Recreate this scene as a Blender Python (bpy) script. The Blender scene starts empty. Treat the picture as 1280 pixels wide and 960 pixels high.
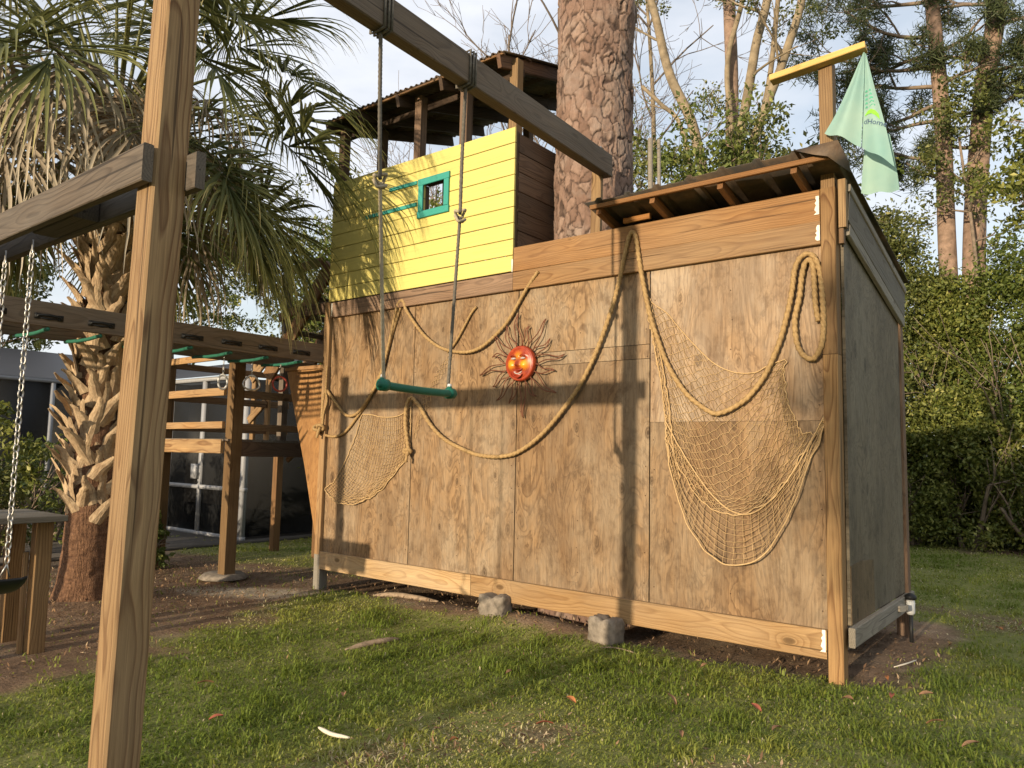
import bpy, math, random
import numpy as np
from mathutils import Vector, Matrix, Quaternion, kdtree
from mathutils.noise import noise as mnoise

sc = bpy.context.scene
col = sc.collection
RNG = np.random.default_rng(7)
random.seed(7)

# ------------------------------------------------------------------ camera, sky, sun, exposure
def look_matrix(loc, yaw, pitch, roll):
    f = Vector((math.sin(yaw)*math.cos(pitch), math.cos(yaw)*math.cos(pitch), math.sin(pitch)))
    r = Vector((math.cos(yaw), -math.sin(yaw), 0)); u = r.cross(f)
    c, s = math.cos(roll), math.sin(roll)
    R = c*r + s*u; U = -s*r + c*u
    m = Matrix((R, U, -f)).transposed().to_4x4(); m.translation = loc
    return m
cam = bpy.data.cameras.new('camera')
cam.sensor_width = 36.0; cam.lens = 940.7*36/1280
cam.clip_start = 0.05; cam.clip_end = 500
camo = bpy.data.objects.new('camera', cam); col.objects.link(camo)
camo.matrix_world = look_matrix(Vector((6.247, -4.887, 1.35)), math.radians(-38.364), math.radians(5.269), math.radians(1.217))
sc.camera = camo

SUN_EL = math.radians(8.6)
world = bpy.data.worlds.new('World'); sc.world = world; world.use_nodes = True
wn = world.node_tree; wn.nodes.clear()
w_out = wn.nodes.new('ShaderNodeOutputWorld'); w_bg = wn.nodes.new('ShaderNodeBackground')
w_sky = wn.nodes.new('ShaderNodeTexSky'); w_sky.sky_type = 'NISHITA'; w_sky.sun_disc = False
w_sky.sun_elevation = SUN_EL; w_sky.sun_rotation = math.pi
w_sky.altitude = 10; w_sky.air_density = 1.0; w_sky.dust_density = 1.2; w_sky.ozone_density = 1.0
w_tc = wn.nodes.new('ShaderNodeTexCoord'); w_map = wn.nodes.new('ShaderNodeMapping')
w_map.inputs['Scale'].default_value = (1.5, 1.5, 4.5)
w_ns = wn.nodes.new('ShaderNodeTexNoise'); w_ns.inputs['Scale'].default_value = 1.9
w_ns.inputs['Detail'].default_value = 7; w_ns.inputs['Roughness'].default_value = 0.52
w_rp = wn.nodes.new('ShaderNodeValToRGB')
w_rp.color_ramp.elements[0].position = 0.38; w_rp.color_ramp.elements[0].color = (0.50,)*3+(1,)
w_rp.color_ramp.elements[1].position = 0.66; w_rp.color_ramp.elements[1].color = (1.0,)*3+(1,)
w_mx = wn.nodes.new('ShaderNodeMix'); w_mx.data_type = 'RGBA'
w_mx.inputs['B'].default_value = (4.25, 4.38, 4.70, 1)       # thin evening cloud
wn.links.new(w_tc.outputs['Generated'], w_map.inputs['Vector']); wn.links.new(w_map.outputs[0], w_ns.inputs['Vector'])
wn.links.new(w_ns.outputs['Fac'], w_rp.inputs['Fac']); wn.links.new(w_rp.outputs['Color'], w_mx.inputs['Factor'])
wn.links.new(w_sky.outputs[0], w_mx.inputs['A']); wn.links.new(w_mx.outputs['Result'], w_bg.inputs['Color'])
w_bg.inputs['Strength'].default_value = 0.15
wn.links.new(w_bg.outputs[0], w_out.inputs['Surface'])

sun = bpy.data.lights.new('sun', 'SUN'); sun.energy = 4.1; sun.angle = math.radians(0.8); sun.color = (1.0, 0.82, 0.59)
suno = bpy.data.objects.new('sun', sun); col.objects.link(suno)
suno.rotation_euler = Vector((-0.012, math.cos(SUN_EL), -math.sin(SUN_EL))).to_track_quat('-Z', 'Y').to_euler()
suno.location = (3, -20, 12)

sc.view_settings.view_transform = 'Standard'; sc.view_settings.look = 'None'
sc.view_settings.exposure = 0.60; sc.view_settings.gamma = 1
sc.view_settings.use_curve_mapping = False
sc.render.engine = 'CYCLES'

# ------------------------------------------------------------------ helpers
WM = {}
def link(o, parent=None, mw=None):
    col.objects.link(o)
    mw = mw if mw is not None else Matrix.Identity(4)
    WM[o.name] = mw
    if parent is not None:
        o.parent = parent; o.matrix_parent_inverse = Matrix.Identity(4)
        o.matrix_basis = WM[parent.name].inverted() @ mw
    else:
        o.matrix_basis = mw
    return o
def thing(name, loc, label, cat, group=None):
    o = bpy.data.objects.new(name, None); o.empty_display_size = 0.1
    link(o, None, Matrix.Translation(Vector(loc)))
    return tag(o, label, cat, group)
def tag(o, label=None, cat=None, group=None, kind=None):
    if label: o['label'] = label
    if cat: o['category'] = cat
    if group: o['group'] = group
    if kind: o['kind'] = kind
    return o
def fast_mesh(name, verts, faces, attrs=None, smooth=False):
    """verts Nx3 array, faces list of arrays (k columns each) or one array"""
    me = bpy.data.meshes.new(name)
    verts = np.asarray(verts, np.float32)
    fl = faces if isinstance(faces, list) else [faces]
    fl = [np.asarray(f, np.int32) for f in fl if len(f)]
    nl = sum(f.size for f in fl); npol = sum(len(f) for f in fl)
    me.vertices.add(len(verts)); me.vertices.foreach_set('co', verts.ravel())
    me.loops.add(nl); me.loops.foreach_set('vertex_index', np.concatenate([f.ravel() for f in fl]))
    me.polygons.add(npol)
    tot = np.concatenate([np.full(len(f), f.shape[1], np.int32) for f in fl])
    st = np.concatenate([[0], np.cumsum(tot)[:-1]]).astype(np.int32)
    me.polygons.foreach_set('loop_start', st)
    if smooth: me.polygons.foreach_set('use_smooth', np.ones(npol, bool))
    for k, v in (attrs or {}).items():
        a = me.attributes.new(k, 'FLOAT', 'POINT'); a.data.foreach_set('value', np.asarray(v, np.float32))
    me.update(calc_edges=True); me.validate()
    return me
def mobj(name, me, mat, parent=None, mw=None):
    o = bpy.data.objects.new(name, me)
    if mat is not None and len(me.materials) == 0: me.materials.append(mat)
    return link(o, parent, mw)
class MB:
    """collects verts / polygons of one mesh"""
    def __init__(s): s.v = []; s.f = {}; s.n = 0; s.a = []
    def add(s, v, f, a=0.0):
        v = np.asarray(v, np.float32); f = np.asarray(f, np.int32)
        s.v.append(v); s.f.setdefault(f.shape[1], []).append(f + s.n); s.n += len(v)
        s.a.append(np.full(len(v), a, np.float32))
    def tube(s, pts, rad, sides=6, cap=True, a=0.0):
        v, q, caps = tube(pts, rad, sides)
        n0 = s.n; s.add(v, q, a)
        if cap:
            for c in caps: s.f.setdefault(len(c), []).append(np.array([c], np.int32) + n0)
    def box(s, lo, hi):
        x0, y0, z0 = lo; x1, y1, z1 = hi
        s.add([(x0,y0,z0),(x1,y0,z0),(x1,y1,z0),(x0,y1,z0),(x0,y0,z1),(x1,y0,z1),(x1,y1,z1),(x0,y1,z1)],
              [(0,3,2,1),(4,5,6,7),(0,1,5,4),(1,2,6,5),(2,3,7,6),(3,0,4,7)])
    def mesh(s, name, smooth=False, attr=None):
        return fast_mesh(name, np.concatenate(s.v), [np.concatenate(x) for x in s.f.values()],
                         {attr: np.concatenate(s.a)} if attr else None, smooth)
    def build(s, name, mat, parent=None, smooth=False, attr=None, origin=None):
        me = s.mesh(name, smooth, attr)
        mw = Matrix.Identity(4)
        if origin is not None:
            mw = Matrix.Translation(Vector(origin)); me.transform(mw.inverted())
        return mobj(name, me, mat, parent, mw)
def frames(pts):
    P = np.asarray(pts, float); T = np.gradient(P, axis=0)
    T /= np.linalg.norm(T, axis=1)[:, None] + 1e-12
    ref = np.array([0, 0, 1.0]) if abs(T[0][2]) < .9 else np.array([1.0, 0, 0])
    n = np.cross(T[0], ref); n /= np.linalg.norm(n)
    Ns = []
    for t in T:
        n = n - t*np.dot(n, t); n /= np.linalg.norm(n) + 1e-12; Ns.append(n)
    Ns = np.array(Ns); return P, T, Ns, np.cross(T, Ns)
def tube(pts, rad, sides=6, twist=0.0, lobes=0, lobe=0.0):
    P, T, Nn, B = frames(pts); m = len(P)
    r = np.broadcast_to(np.asarray(rad, float), (m,))
    th = np.linspace(0, 2*np.pi, sides, endpoint=False)
    L = np.concatenate([[0], np.cumsum(np.linalg.norm(np.diff(P, axis=0), axis=1))])
    rr = np.ones((m, sides))
    if lobes: rr = 1 + lobe*np.abs(np.sin((th[None, :]*lobes + twist*L[:, None])/2)) - lobe*.5
    V = P[:, None, :] + r[:, None, None]*rr[:, :, None]*(np.cos(th)[None, :, None]*Nn[:, None, :] + np.sin(th)[None, :, None]*B[:, None, :])
    i = np.arange(m-1)[:, None]*sides; j = np.arange(sides)[None, :]; k = (j+1) % sides
    q = np.stack([i+j, i+k, i+sides+k, i+sides+j], -1).reshape(-1, 4)
    caps = [list(range(sides))[::-1], [(m-1)*sides+x for x in range(sides)]]
    return V.reshape(-1, 3), q, caps
def spline(pts, step=0.02):
    """Catmull-Rom through pts, resampled"""
    P = np.asarray(pts, float); P = np.vstack([2*P[0]-P[1], P, 2*P[-1]-P[-2]])
    out = []
    for i in range(1, len(P)-2):
        p0, p1, p2, p3 = P[i-1:i+3]
        n = max(2, int(np.linalg.norm(p2-p1)/step))
        for t in np.linspace(0, 1, n, endpoint=False):
            out.append(.5*((2*p1)+(-p0+p2)*t+(2*p0-5*p1+4*p2-p3)*t*t+(-p0+3*p1-3*p2+p3)*t**3))
    out.append(P[-2]); return np.array(out)
def basis(p0, p1, wdir):
    p0 = Vector(p0); p1 = Vector(p1); x = (p1-p0); L = x.length; x.normalize()
    y = Vector(wdir); y = (y - x*y.dot(x)).normalized(); z = x.cross(y)
    m = Matrix((x, y, z)).transposed().to_4x4(); m.translation = (p0+p1)/2
    return m, L
def board(name, p0, p1, w, t, wdir, mat, parent, color=None, ch=0.004, warp=0.0, label=None):
    """a sawn board: local X along the grain, w across wdir, t thick, chamfered edges"""
    mw, L = basis(p0, p1, wdir); h = L/2; a, b = w/2, t/2; c = min(ch, a*.4, b*.4)
    sec = [(-a+c, -b), (a-c, -b), (a, -b+c), (a, b-c), (a-c, b), (-a+c, b), (-a, b-c), (-a, -b+c)]
    xs = [-h, -h*.33, h*.33, h] if warp else [-h, h]
    off = [0, random.uniform(-warp, warp), random.uniform(-warp, warp), 0] if warp else [0, 0]
    v = [(x, y+o, z) for x, o in zip(xs, off) for y, z in sec]
    n = len(xs); q = [(i*8+j, (i+1)*8+j, (i+1)*8+(j+1) % 8, i*8+(j+1) % 8) for i in range(n-1) for j in range(8)]
    q = [tuple(reversed(f)) for f in q]
    caps = [list(range(8))[::-1], [(n-1)*8+j for j in range(8)]]
    me = bpy.data.meshes.new(name); me.from_pydata(v, [], q+caps); me.update()
    o = mobj(name, me, mat, parent, mw)
    o.color = color or (1, 1, 1, 1)
    if label: o['label'] = label
    return o

# ---- numpy value noise
_perm = np.random.default_rng(3).random((256, 256))
def vnoise(x, y):
    xi = np.floor(x).astype(int); yi = np.floor(y).astype(int); fx = x-xi; fy = y-yi
    fx = fx*fx*(3-2*fx); fy = fy*fy*(3-2*fy)
    g = lambda a, b: _perm[a % 256, b % 256]
    return (g(xi, yi)*(1-fx)+g(xi+1, yi)*fx)*(1-fy)+(g(xi, yi+1)*(1-fx)+g(xi+1, yi+1)*fx)*fy
def fbm(x, y, o=4):
    s = 0; a = .5
    for i in range(o): s = s + a*vnoise(x*2**i+17*i, y*2**i+31*i); a *= .5
    return s
def sstep(a, b, x):
    t = np.clip((x-a)/(b-a), 0, 1); return t*t*(3-2*t)

# ------------------------------------------------------------------ materials
class G:
    """little node-graph writer"""
    def __init__(s, name):
        s.m = bpy.data.materials.new(name); s.m.use_nodes = True; s.t = s.m.node_tree; s.t.nodes.clear()
        s.out = s.t.nodes.new('ShaderNodeOutputMaterial'); s.p = s.t.nodes.new('ShaderNodeBsdfPrincipled')
        s.t.links.new(s.p.outputs[0], s.out.inputs['Surface'])
        s.p.inputs['Specular IOR Level'].default_value = 0.25
    def set(s, sock, v):
        if isinstance(v, bpy.types.NodeSocket): s.t.links.new(v, sock)
        else: sock.default_value = v
    def n(s, ty, ins=None, **kw):
        nd = s.t.nodes.new('ShaderNode'+ty)
        for k, v in kw.items(): setattr(nd, k, v)
        for k, v in (ins or {}).items(): s.set(nd.inputs[k], v)
        return nd
    def math(s, op, a, b=0.0, c=0.0):
        return s.n('Math', {0: a, 1: b, 2: c}, operation=op).outputs[0]
    def vmath(s, op, a, b=(0, 0, 0)):
        return s.n('VectorMath', {0: a, 1: b}, operation=op).outputs[0]
    def mix(s, f, a, b, mode='MIX'):
        nd = s.t.nodes.new('ShaderNodeMix'); nd.data_type = 'RGBA'; nd.blend_type = mode
        s.set(nd.inputs['Factor'], f)
        for k, v in (('A', a), ('B', b)):
            s.set(nd.inputs[k], v if isinstance(v, bpy.types.NodeSocket) else (tuple(v)+(1,) if len(v) == 3 else v))
        return nd.outputs['Result']
    def ramp(s, f, stops, interp='LINEAR'):
        nd = s.n('ValToRGB', {'Fac': f}); r = nd.color_ramp; r.interpolation = interp
        while len(r.elements) < len(stops): r.elements.new(.5)
        for e, (p, c) in zip(r.elements, stops):
            e.position = p; e.color = (c, c, c, 1) if isinstance(c, (int, float)) else tuple(c)+(1,)
        return nd.outputs['Color']
    def noise(s, vec, scale, detail=3, rough=.5, dist=0.0):
        return s.n('TexNoise', {'Vector': vec, 'Scale': scale, 'Detail': detail, 'Roughness': rough, 'Distortion': dist}).outputs['Fac']
    def scale(s, vec, sc_, loc=(0, 0, 0)):
        return s.n('Mapping', {'Vector': vec, 'Scale': sc_, 'Location': loc}).outputs[0]
    def bump(s, h, strength=.3, dist=.01):
        s.set(s.p.inputs['Normal'], s.n('Bump', {'Height': h, 'Strength': strength, 'Distance': dist}).outputs[0])
    def base(s, c, rough=.7):
        s.set(s.p.inputs['Base Color'], c if isinstance(c, bpy.types.NodeSocket) else tuple(c)+(1,))
        s.set(s.p.inputs['Roughness'], rough); return s.m
def objvec(g, spread=5.0):
    tc = g.n('TexCoord').outputs['Object']; oi = g.n('ObjectInfo')
    r = oi.outputs['Random']
    off = g.n('CombineXYZ', {'X': g.math('MULTIPLY', r, spread*11), 'Y': g.math('MULTIPLY', r, spread*3.7), 'Z': g.math('MULTIPLY', r, spread*2.3)}).outputs[0]
    return tc, g.vmath('ADD', tc, off), oi
def wood(name, light, dark, grey=(.30, .27, .22), greyness=.3, ring=.011, knots=1.0, rough=.72, contrast=1.0):
    """lumber: growth rings round an off-centre pith, knots, fibres, weathering"""
    g = G(name); tc, vec, oi = objvec(g)
    rnd = oi.outputs['Random']
    sep = g.n('SeparateXYZ', {0: tc}).outputs
    wob = g.n('TexNoise', {'Vector': g.scale(vec, (1.1, 3, 3)), 'Scale': 1.0, 'Detail': 2.0}).outputs['Color']
    ws = g.n('SeparateXYZ', {0: wob}).outputs
    # knots
    kv = g.n('TexVoronoi', {'Vector': g.scale(vec, (2.6, 5.0, 5.0)), 'Scale': 1.0, 'Randomness': 1.0})
    kgate = g.math('GREATER_THAN', g.n('SeparateColor', {0: kv.outputs['Color']}).outputs[0], .66)
    kd = g.math('ADD', kv.outputs['Distance'], g.math('MULTIPLY', g.math('SUBTRACT', 1.0, kgate), 2.0))
    kbulge = g.math('MULTIPLY', g.ramp(kd, [(0, 1), (.38, 0)], 'EASE'), .03*knots)
    py = g.math('ADD', g.math('MULTIPLY_ADD', ws[0], .11, -.055), g.math('ADD', sep[1], g.math('MULTIPLY_ADD', rnd, .10, -.05)))
    pz = g.math('ADD', g.math('MULTIPLY_ADD', ws[1], .11, -.055), g.math('ADD', sep[2], g.math('MULTIPLY_ADD', g.math('FRACT', g.math('MULTIPLY', rnd, 7.31)), .12, .035)))
    r = g.math('SQRT', g.math('ADD', g.math('MULTIPLY', py, py), g.math('MULTIPLY', pz, pz)))
    r = g.math('ADD', r, kbulge)
    ph = g.math('FRACT', g.math('DIVIDE', r, ring))
    rings = g.ramp(ph, [(0, .15), (.55, .35), (.86, 1.0), (1.0, .1)])
    fib = g.noise(g.scale(vec, (3.0, 160, 160)), 1.0, 3, .6)
    blot = g.noise(g.scale(vec, (1.6, 7, 7)), 1.0, 4, .6)
    grime = g.noise(g.scale(vec, (1.0, 3.0, 3.0), (3, 1, 7)), 1.0, 4, .6)
    c = g.mix(g.math('MULTIPLY', rings, min(1, .92*contrast)), light, dark)
    c = g.mix(g.ramp(blot, [(.35, 0), (.75, .55)]), c, [d*.82 for d in dark])
    c = g.mix(g.math('MULTIPLY', g.ramp(grime, [(.38, 0), (.68, 1)]), greyness), c, grey)
    c = g.mix(g.math('MULTIPLY', g.ramp(fib, [(.30, 1), (.62, 0)]), .38), c, [d*.45 for d in dark])
    chk = g.noise(g.scale(vec, (.7, 42, 42), (1, 3, 2)), 1.0, 2, .5)
    c = g.mix(g.math('MULTIPLY', g.ramp(chk, [(.66, 0), (.70, 1)]), .75), c, [d*.25 for d in dark])
    kn = g.math('MULTIPLY', g.ramp(kd, [(.04, 1), (.09, .8), (.115, 0)]), min(1, knots)*.8)
    c = g.mix(kn, c, [d*.35 for d in dark])
    br = g.math('MULTIPLY_ADD', g.math('FRACT', g.math('MULTIPLY', rnd, 13.7)), .34, .80)
    c = g.mix(1.0, c, g.n('CombineColor', {0: br, 1: br, 2: br}).outputs[0], 'MULTIPLY')
    c = g.mix(1.0, c, oi.outputs['Color'], 'MULTIPLY')
    g.bump(g.math('ADD', g.math('MULTIPLY', fib, .7), g.math('MULTIPLY', rings, -.5)), .45, .004)
    return g.base(c, rough)
def plywood(name, light, dark, grey, greyness=.5, streak=1.0, figure=1.0, aniso=(1.15, 3.6)):
    """rotary-cut face veneer: contour figure, patched knots, checks, water stains"""
    g = G(name); tc, vec, oi = objvec(g)
    v2 = g.scale(vec, aniso+(.2,))
    f = g.noise(v2, 1.0, 4, .55, .9)
    kv = g.n('TexVoronoi', {'Vector': g.scale(vec, (2.4, 4.6, 0.3)), 'Scale': 1.0, 'Randomness': .8}, voronoi_dimensions='2D')
    kcs = g.n('SeparateColor', {0: kv.outputs['Color']}).outputs; kc = kcs[0]
    kd = g.math('MULTIPLY', kv.outputs['Distance'], g.math('MULTIPLY_ADD', kcs[1], 1.6, .75))
    gate = g.math('MULTIPLY', g.math('GREATER_THAN', kc, .54), g.math('MULTIPLY_ADD', kcs[2], .7, .3))
    bul = g.math('MULTIPLY', g.math('MULTIPLY', g.ramp(kd, [(0, 1), (.42, 0)], 'EASE'), gate), .24)
    fig = g.ramp(g.math('FRACT', g.math('MULTIPLY', g.math('ADD', f, bul), 13.0)), [(0, .1), (.5, .25), (.85, 1), (1, .1)])
    fine = g.noise(g.scale(vec, (6.0, 120, 1)), 1.0, 4, .7)
    mid = g.noise(g.scale(vec, (1.8, 14, 1)), 1.0, 4, .6)
    stain = g.noise(g.scale(vec, (1.1, 2.6, 1)), 1.0, 6, .65)
    spot = g.noise(g.scale(vec, (6, 9, 1), (4, 2, 0)), 1.0, 6, .75)
    kn = g.math('MULTIPLY', g.ramp(g.math('ADD', kd, g.math('MULTIPLY_ADD', mid, .26, -.13)), [(.02, 1), (.06, .45), (.10, .85), (.17, 0)]), gate)
    c = g.mix(g.math('MULTIPLY', fig, .9*figure), light, dark)
    c = g.mix(g.math('MULTIPLY', g.ramp(mid, [(.35, 0), (.7, 1)]), .18*streak), c, [d*.8 for d in dark])
    c = g.mix(g.math('MULTIPLY', g.ramp(mid, [(.28, 1), (.46, 0)]), .18*streak), c, [min(1, d*1.3) for d in light])
    c = g.mix(g.math('MULTIPLY', g.ramp(stain, [(.40, 0), (.60, 1)]), greyness), c, grey)
    drip = g.noise(g.scale(vec, (.55, 1.9, 1), (9, 5, 0)), 1.0, 5, .62)
    c = g.mix(g.math('MULTIPLY', g.ramp(drip, [(.46, 0), (.64, 1)]), .55), c, [d*1.0 for d in dark])
    c = g.mix(g.math('MULTIPLY', g.ramp(spot, [(.50, 0), (.66, 1)]), .55), c, [d*.62 for d in dark])
    c = g.mix(g.math('MULTIPLY', g.ramp(fine, [(.34, 1), (.56, 0)]), .40), c, [d*.5 for d in dark])
    c = g.mix(g.math('MULTIPLY', kn, .92), c, [d*.38 for d in dark])
    c = g.mix(1.0, c, oi.outputs['Color'], 'MULTIPLY')
    g.bump(g.math('ADD', fine, g.math('ADD', g.math('MULTIPLY', fig, -.4), g.math('MULTIPLY', kn, -.6))), .5, .004)
    return g.base(c, .62)
def plain(name, c, rough=.6, metal=0.0, var=.15, scale=14, bump=.0):
    g = G(name); tc, vec, oi = objvec(g)
    n = g.noise(vec, scale, 5, .6)
    cc = g.mix(g.ramp(n, [(.3, 0), (.7, 1)]), [x*(1-var) for x in c], [min(1, x*(1+var)) for x in c])
    cc = g.mix(1.0, cc, oi.outputs['Color'], 'MULTIPLY')
    g.p.inputs['Metallic'].default_value = metal
    if bump: g.bump(n, bump, .01)
    return g.base(cc, rough)
def foliage(name, c1, c2, c3=None, trans=.28, rough=.5):
    g = G(name)
    a = g.n('Attribute', attribute_name='rnd').outputs['Fac']
    c = g.ramp(a, [(0, c1), (.8, c2), (1.0, c3 or c2)])
    g.base(c, rough); g.p.inputs['Specular IOR Level'].default_value = .35
    tr = g.n('BsdfTranslucent', {'Color': c}); mx = g.n('MixShader', {0: trans})
    g.t.links.new(g.p.outputs[0], mx.inputs[1]); g.t.links.new(tr.outputs[0], mx.inputs[2]); g.t.links.new(mx.outputs[0], g.out.inputs['Surface'])
    return g.m

M_ply = plywood('weathered_plywood', (.335, .214, .108), (.125, .070, .032), (.30, .245, .172), .6)
M_plyside = plywood('grey_plywood', (.215, .175, .115), (.090, .072, .048), (.20, .175, .125), .45, .5, 1.0, (2.4, 3.4))
M_prow = plywood('newer_plywood', (.40, .215, .078), (.25, .12, .04), (.30, .18, .08), .3)
M_cedar = wood('warm_lumber', (.40, .235, .105), (.21, .10, .040), (.30, .22, .145), .45)
M_pine = wood('treated_pine', (.42, .275, .128), (.155, .076, .028), (.32, .24, .145), .30, ring=.015, contrast=1.15)
M_base = wood('base_lumber', (.44, .30, .15), (.25, .145, .06), (.35, .28, .19), .5)
M_old = wood('weathered_lumber', (.25, .195, .145), (.105, .078, .055), (.22, .20, .17), .65)
M_beam = wood('grey_brown_beam', (.23, .165, .11), (.12, .083, .054), (.19, .165, .135), .6)
M_bar = wood('pressure_treated_bar', (.58, .39, .13), (.40, .24, .07), (.5, .38, .2), .2)
M_grey = wood('silvered_lumber', (.34, .30, .235), (.18, .15, .11), (.30, .28, .24), .7)
M_darkwood = wood('stained_side_lumber', (.20, .125, .075), (.085, .05, .03), (.16, .12, .09), .5)
def paint(name, c, worn, wornness=.35):
    g = G(name); tc, vec, oi = objvec(g)
    fib = g.noise(g.scale(vec, (2.5, 90, 90)), 1, 3, .6); bl = g.noise(g.scale(vec, (1.5, 6, 6)), 1, 5, .65)
    cc = g.mix(g.math('MULTIPLY', g.ramp(bl, [(.4, 0), (.75, 1)]), wornness), c, worn)
    cc = g.mix(g.math('MULTIPLY', g.ramp(fib, [(.28, 1), (.5, 0)]), .28), cc, [x*.5 for x in c])
    gr = g.noise(g.scale(vec, (3, 22, 22), (2, 7, 1)), 1, 6, .75); cc = g.mix(g.ramp(gr, [(.66, 0), (.72, .7)]), cc, (.30, .24, .15))
    br = g.math('MULTIPLY_ADD', oi.outputs['Random'], .12, .93)
    cc = g.mix(1.0, cc, g.n('CombineColor', {0: br, 1: br, 2: br}).outputs[0], 'MULTIPLY')
    g.bump(fib, .25, .003); return g.base(cc, .55)
M_yellow = paint('yellow_paint', (.62, .535, .165), (.50, .43, .16))
M_teal = paint('teal_paint', (.045, .30, .25), (.03, .20, .18))
def rope_mat(name, c, d):
    g = G(name); tc = g.n('TexCoord').outputs['Object']
    n = g.noise(tc, 60, 3, .6); b = g.noise(tc, 3, 3, .6)
    cc = g.mix(g.ramp(n, [(.3, 0), (.7, 1)]), d, c); cc = g.mix(g.ramp(b, [(.35, 0), (.7, .5)]), cc, d)
    g.bump(n, .5, .003); return g.base(cc, .85)
M_rope = rope_mat('manila_rope', (.44, .30, .14), (.26, .165, .07))
M_swrope = rope_mat('grey_rope', (.16, .145, .12), (.085, .075, .06))
M_swrope2 = rope_mat('tan_rope', (.42, .36, .26), (.25, .21, .14))
M_net = rope_mat('net_twine', (.56, .40, .21), (.42, .28, .135))
M_whitestain = plain('white_caulk', (.72, .69, .60), .8, 0, .1)
M_green = plain('green_plastic', (.012, .115, .075), .38)
M_rung = plain('green_rung', (.028, .135, .088), .45)
M_black = plain('black_plastic', (.018, .018, .018), .45)
M_steel = plain('galvanised_steel', (.42, .41, .39), .42, .8, .25, 40)
M_redring = plain('red_plastic', (.28, .05, .035), .45)
M_whitepl = plain('white_plastic', (.62, .62, .60), .4)
M_yplastic = plain('yellow_plastic', (.75, .42, .02), .4)
M_alum = plain('white_aluminium', (.30, .305, .315), .4, 0, .08)
M_conc = plain('concrete', (.20, .17, .135), .9, 0, .45, 16, .8)
M_cloth = None
g = G('rusty_sheet'); tc, vec, oi = objvec(g)
n1 = g.noise(vec, 3.0, 6, .65); n2 = g.noise(vec, 30, 4, .6)
M_roof = g.base(g.mix(g.ramp(n1, [(.38, 0), (.62, 1)]), (.055, .050, .045), g.mix(g.ramp(n2, [(.3, 0), (.7, 1)]), (.11, .070, .042), (.17, .12, .075))), .6)
g.p.inputs['Metallic'].default_value = .15
g = G('screen_mesh'); tc = g.n('TexCoord').outputs['Object']
g.base((.012, .013, .014), .6)
tr = g.n('BsdfTransparent'); mx = g.n('MixShader', {0: .22}); g.t.links.new(g.p.outputs[0], mx.inputs[1]); g.t.links.new(tr.outputs[0], mx.inputs[2]); g.t.links.new(mx.outputs[0], g.out.inputs['Surface'])
M_screen = g.m
M_poolroof = plain('grey_roof_panel', (.045, .045, .05), .55, 0, .12, 5)
M_housewall = plain('dim_stucco', (.10, .09, .08), .9)

# ------------------------------------------------------------------ ground
EDGE = np.array([(1.7, -6), (1.55, -3.6), (1.35, -2.9), (1.25, -2.3), (1.0, -1.7), (.55, -1.15), (.25, -.75), (.15, -.45), (.2, 1.0), (.2, 3.0)])
def gz(x, y):
    x = np.asarray(x, float); y = np.asarray(y, float)
    z = np.interp(x, [-3, 0, 2.2, 5, 8], [-.055, -.045, -.01, .03, .03])
    z = z + .10*np.exp(-(((x-2.6)/.75)**2 + ((y+.02)/.28)**2)) + .04*np.exp(-(((x-1.2)/.8)**2+((y-.1)/.35)**2))
    z = z + .10*np.exp(-((x+.78)**2+(y+1.93)**2)/.35)
    z = z + .030*(fbm(x*.9+5, y*.9+9, 3)-.45) + .012*(fbm(x*6, y*6, 2)-.37)
    return z
def dirt(x, y):
    """1 bare earth, 0 lawn"""
    x = np.asarray(x, float); y = np.asarray(y, float)
    n = fbm(x*1.7+3, y*1.7, 4)-.47; n2 = fbm(x*6+3, y*6, 3)-.43
    ex = np.interp(y, EDGE[:, 1], EDGE[:, 0])
    d1 = sstep(-.35, .3, (ex-x) + n*1.5 + n2*.6)
    d1 = d1*sstep(-9.0, -4.5, x)*(1-.85*sstep(.15, .7, (y-.15)+n*1.2)*sstep(0.1, -.4, x))   # grassy again beyond the deck
    fr = np.interp(x, [-.2, .4, 1.5, 2.9, 3.6, 4.4, 5.1], [.10, .02, -.14, -.26, -.12, -.02, .04])
    d2 = sstep(-.10, .10, y-fr + n2*.30)*sstep(2.6, 2.2, y+n)*sstep(-.5, -.2, x)*sstep(5.45, 5.15, x+n2*.4)
    d3 = .75*sstep(.14, .24, fbm(x*1.1+40, y*1.1+11, 3)-.47)*sstep(1.5, 3.0, x)
    d4 = sstep(.8, .3, np.hypot((x-5.6)/1.5, (y-2.9)/.5)+n) * .7
    d5 = sstep(1.1, .5, np.hypot((x-5.6)/1.2, (y-8.7)/.5)+n)
    return np.clip(np.maximum.reduce([d1, d2, d3, d4, d5]), 0, 1)
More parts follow.
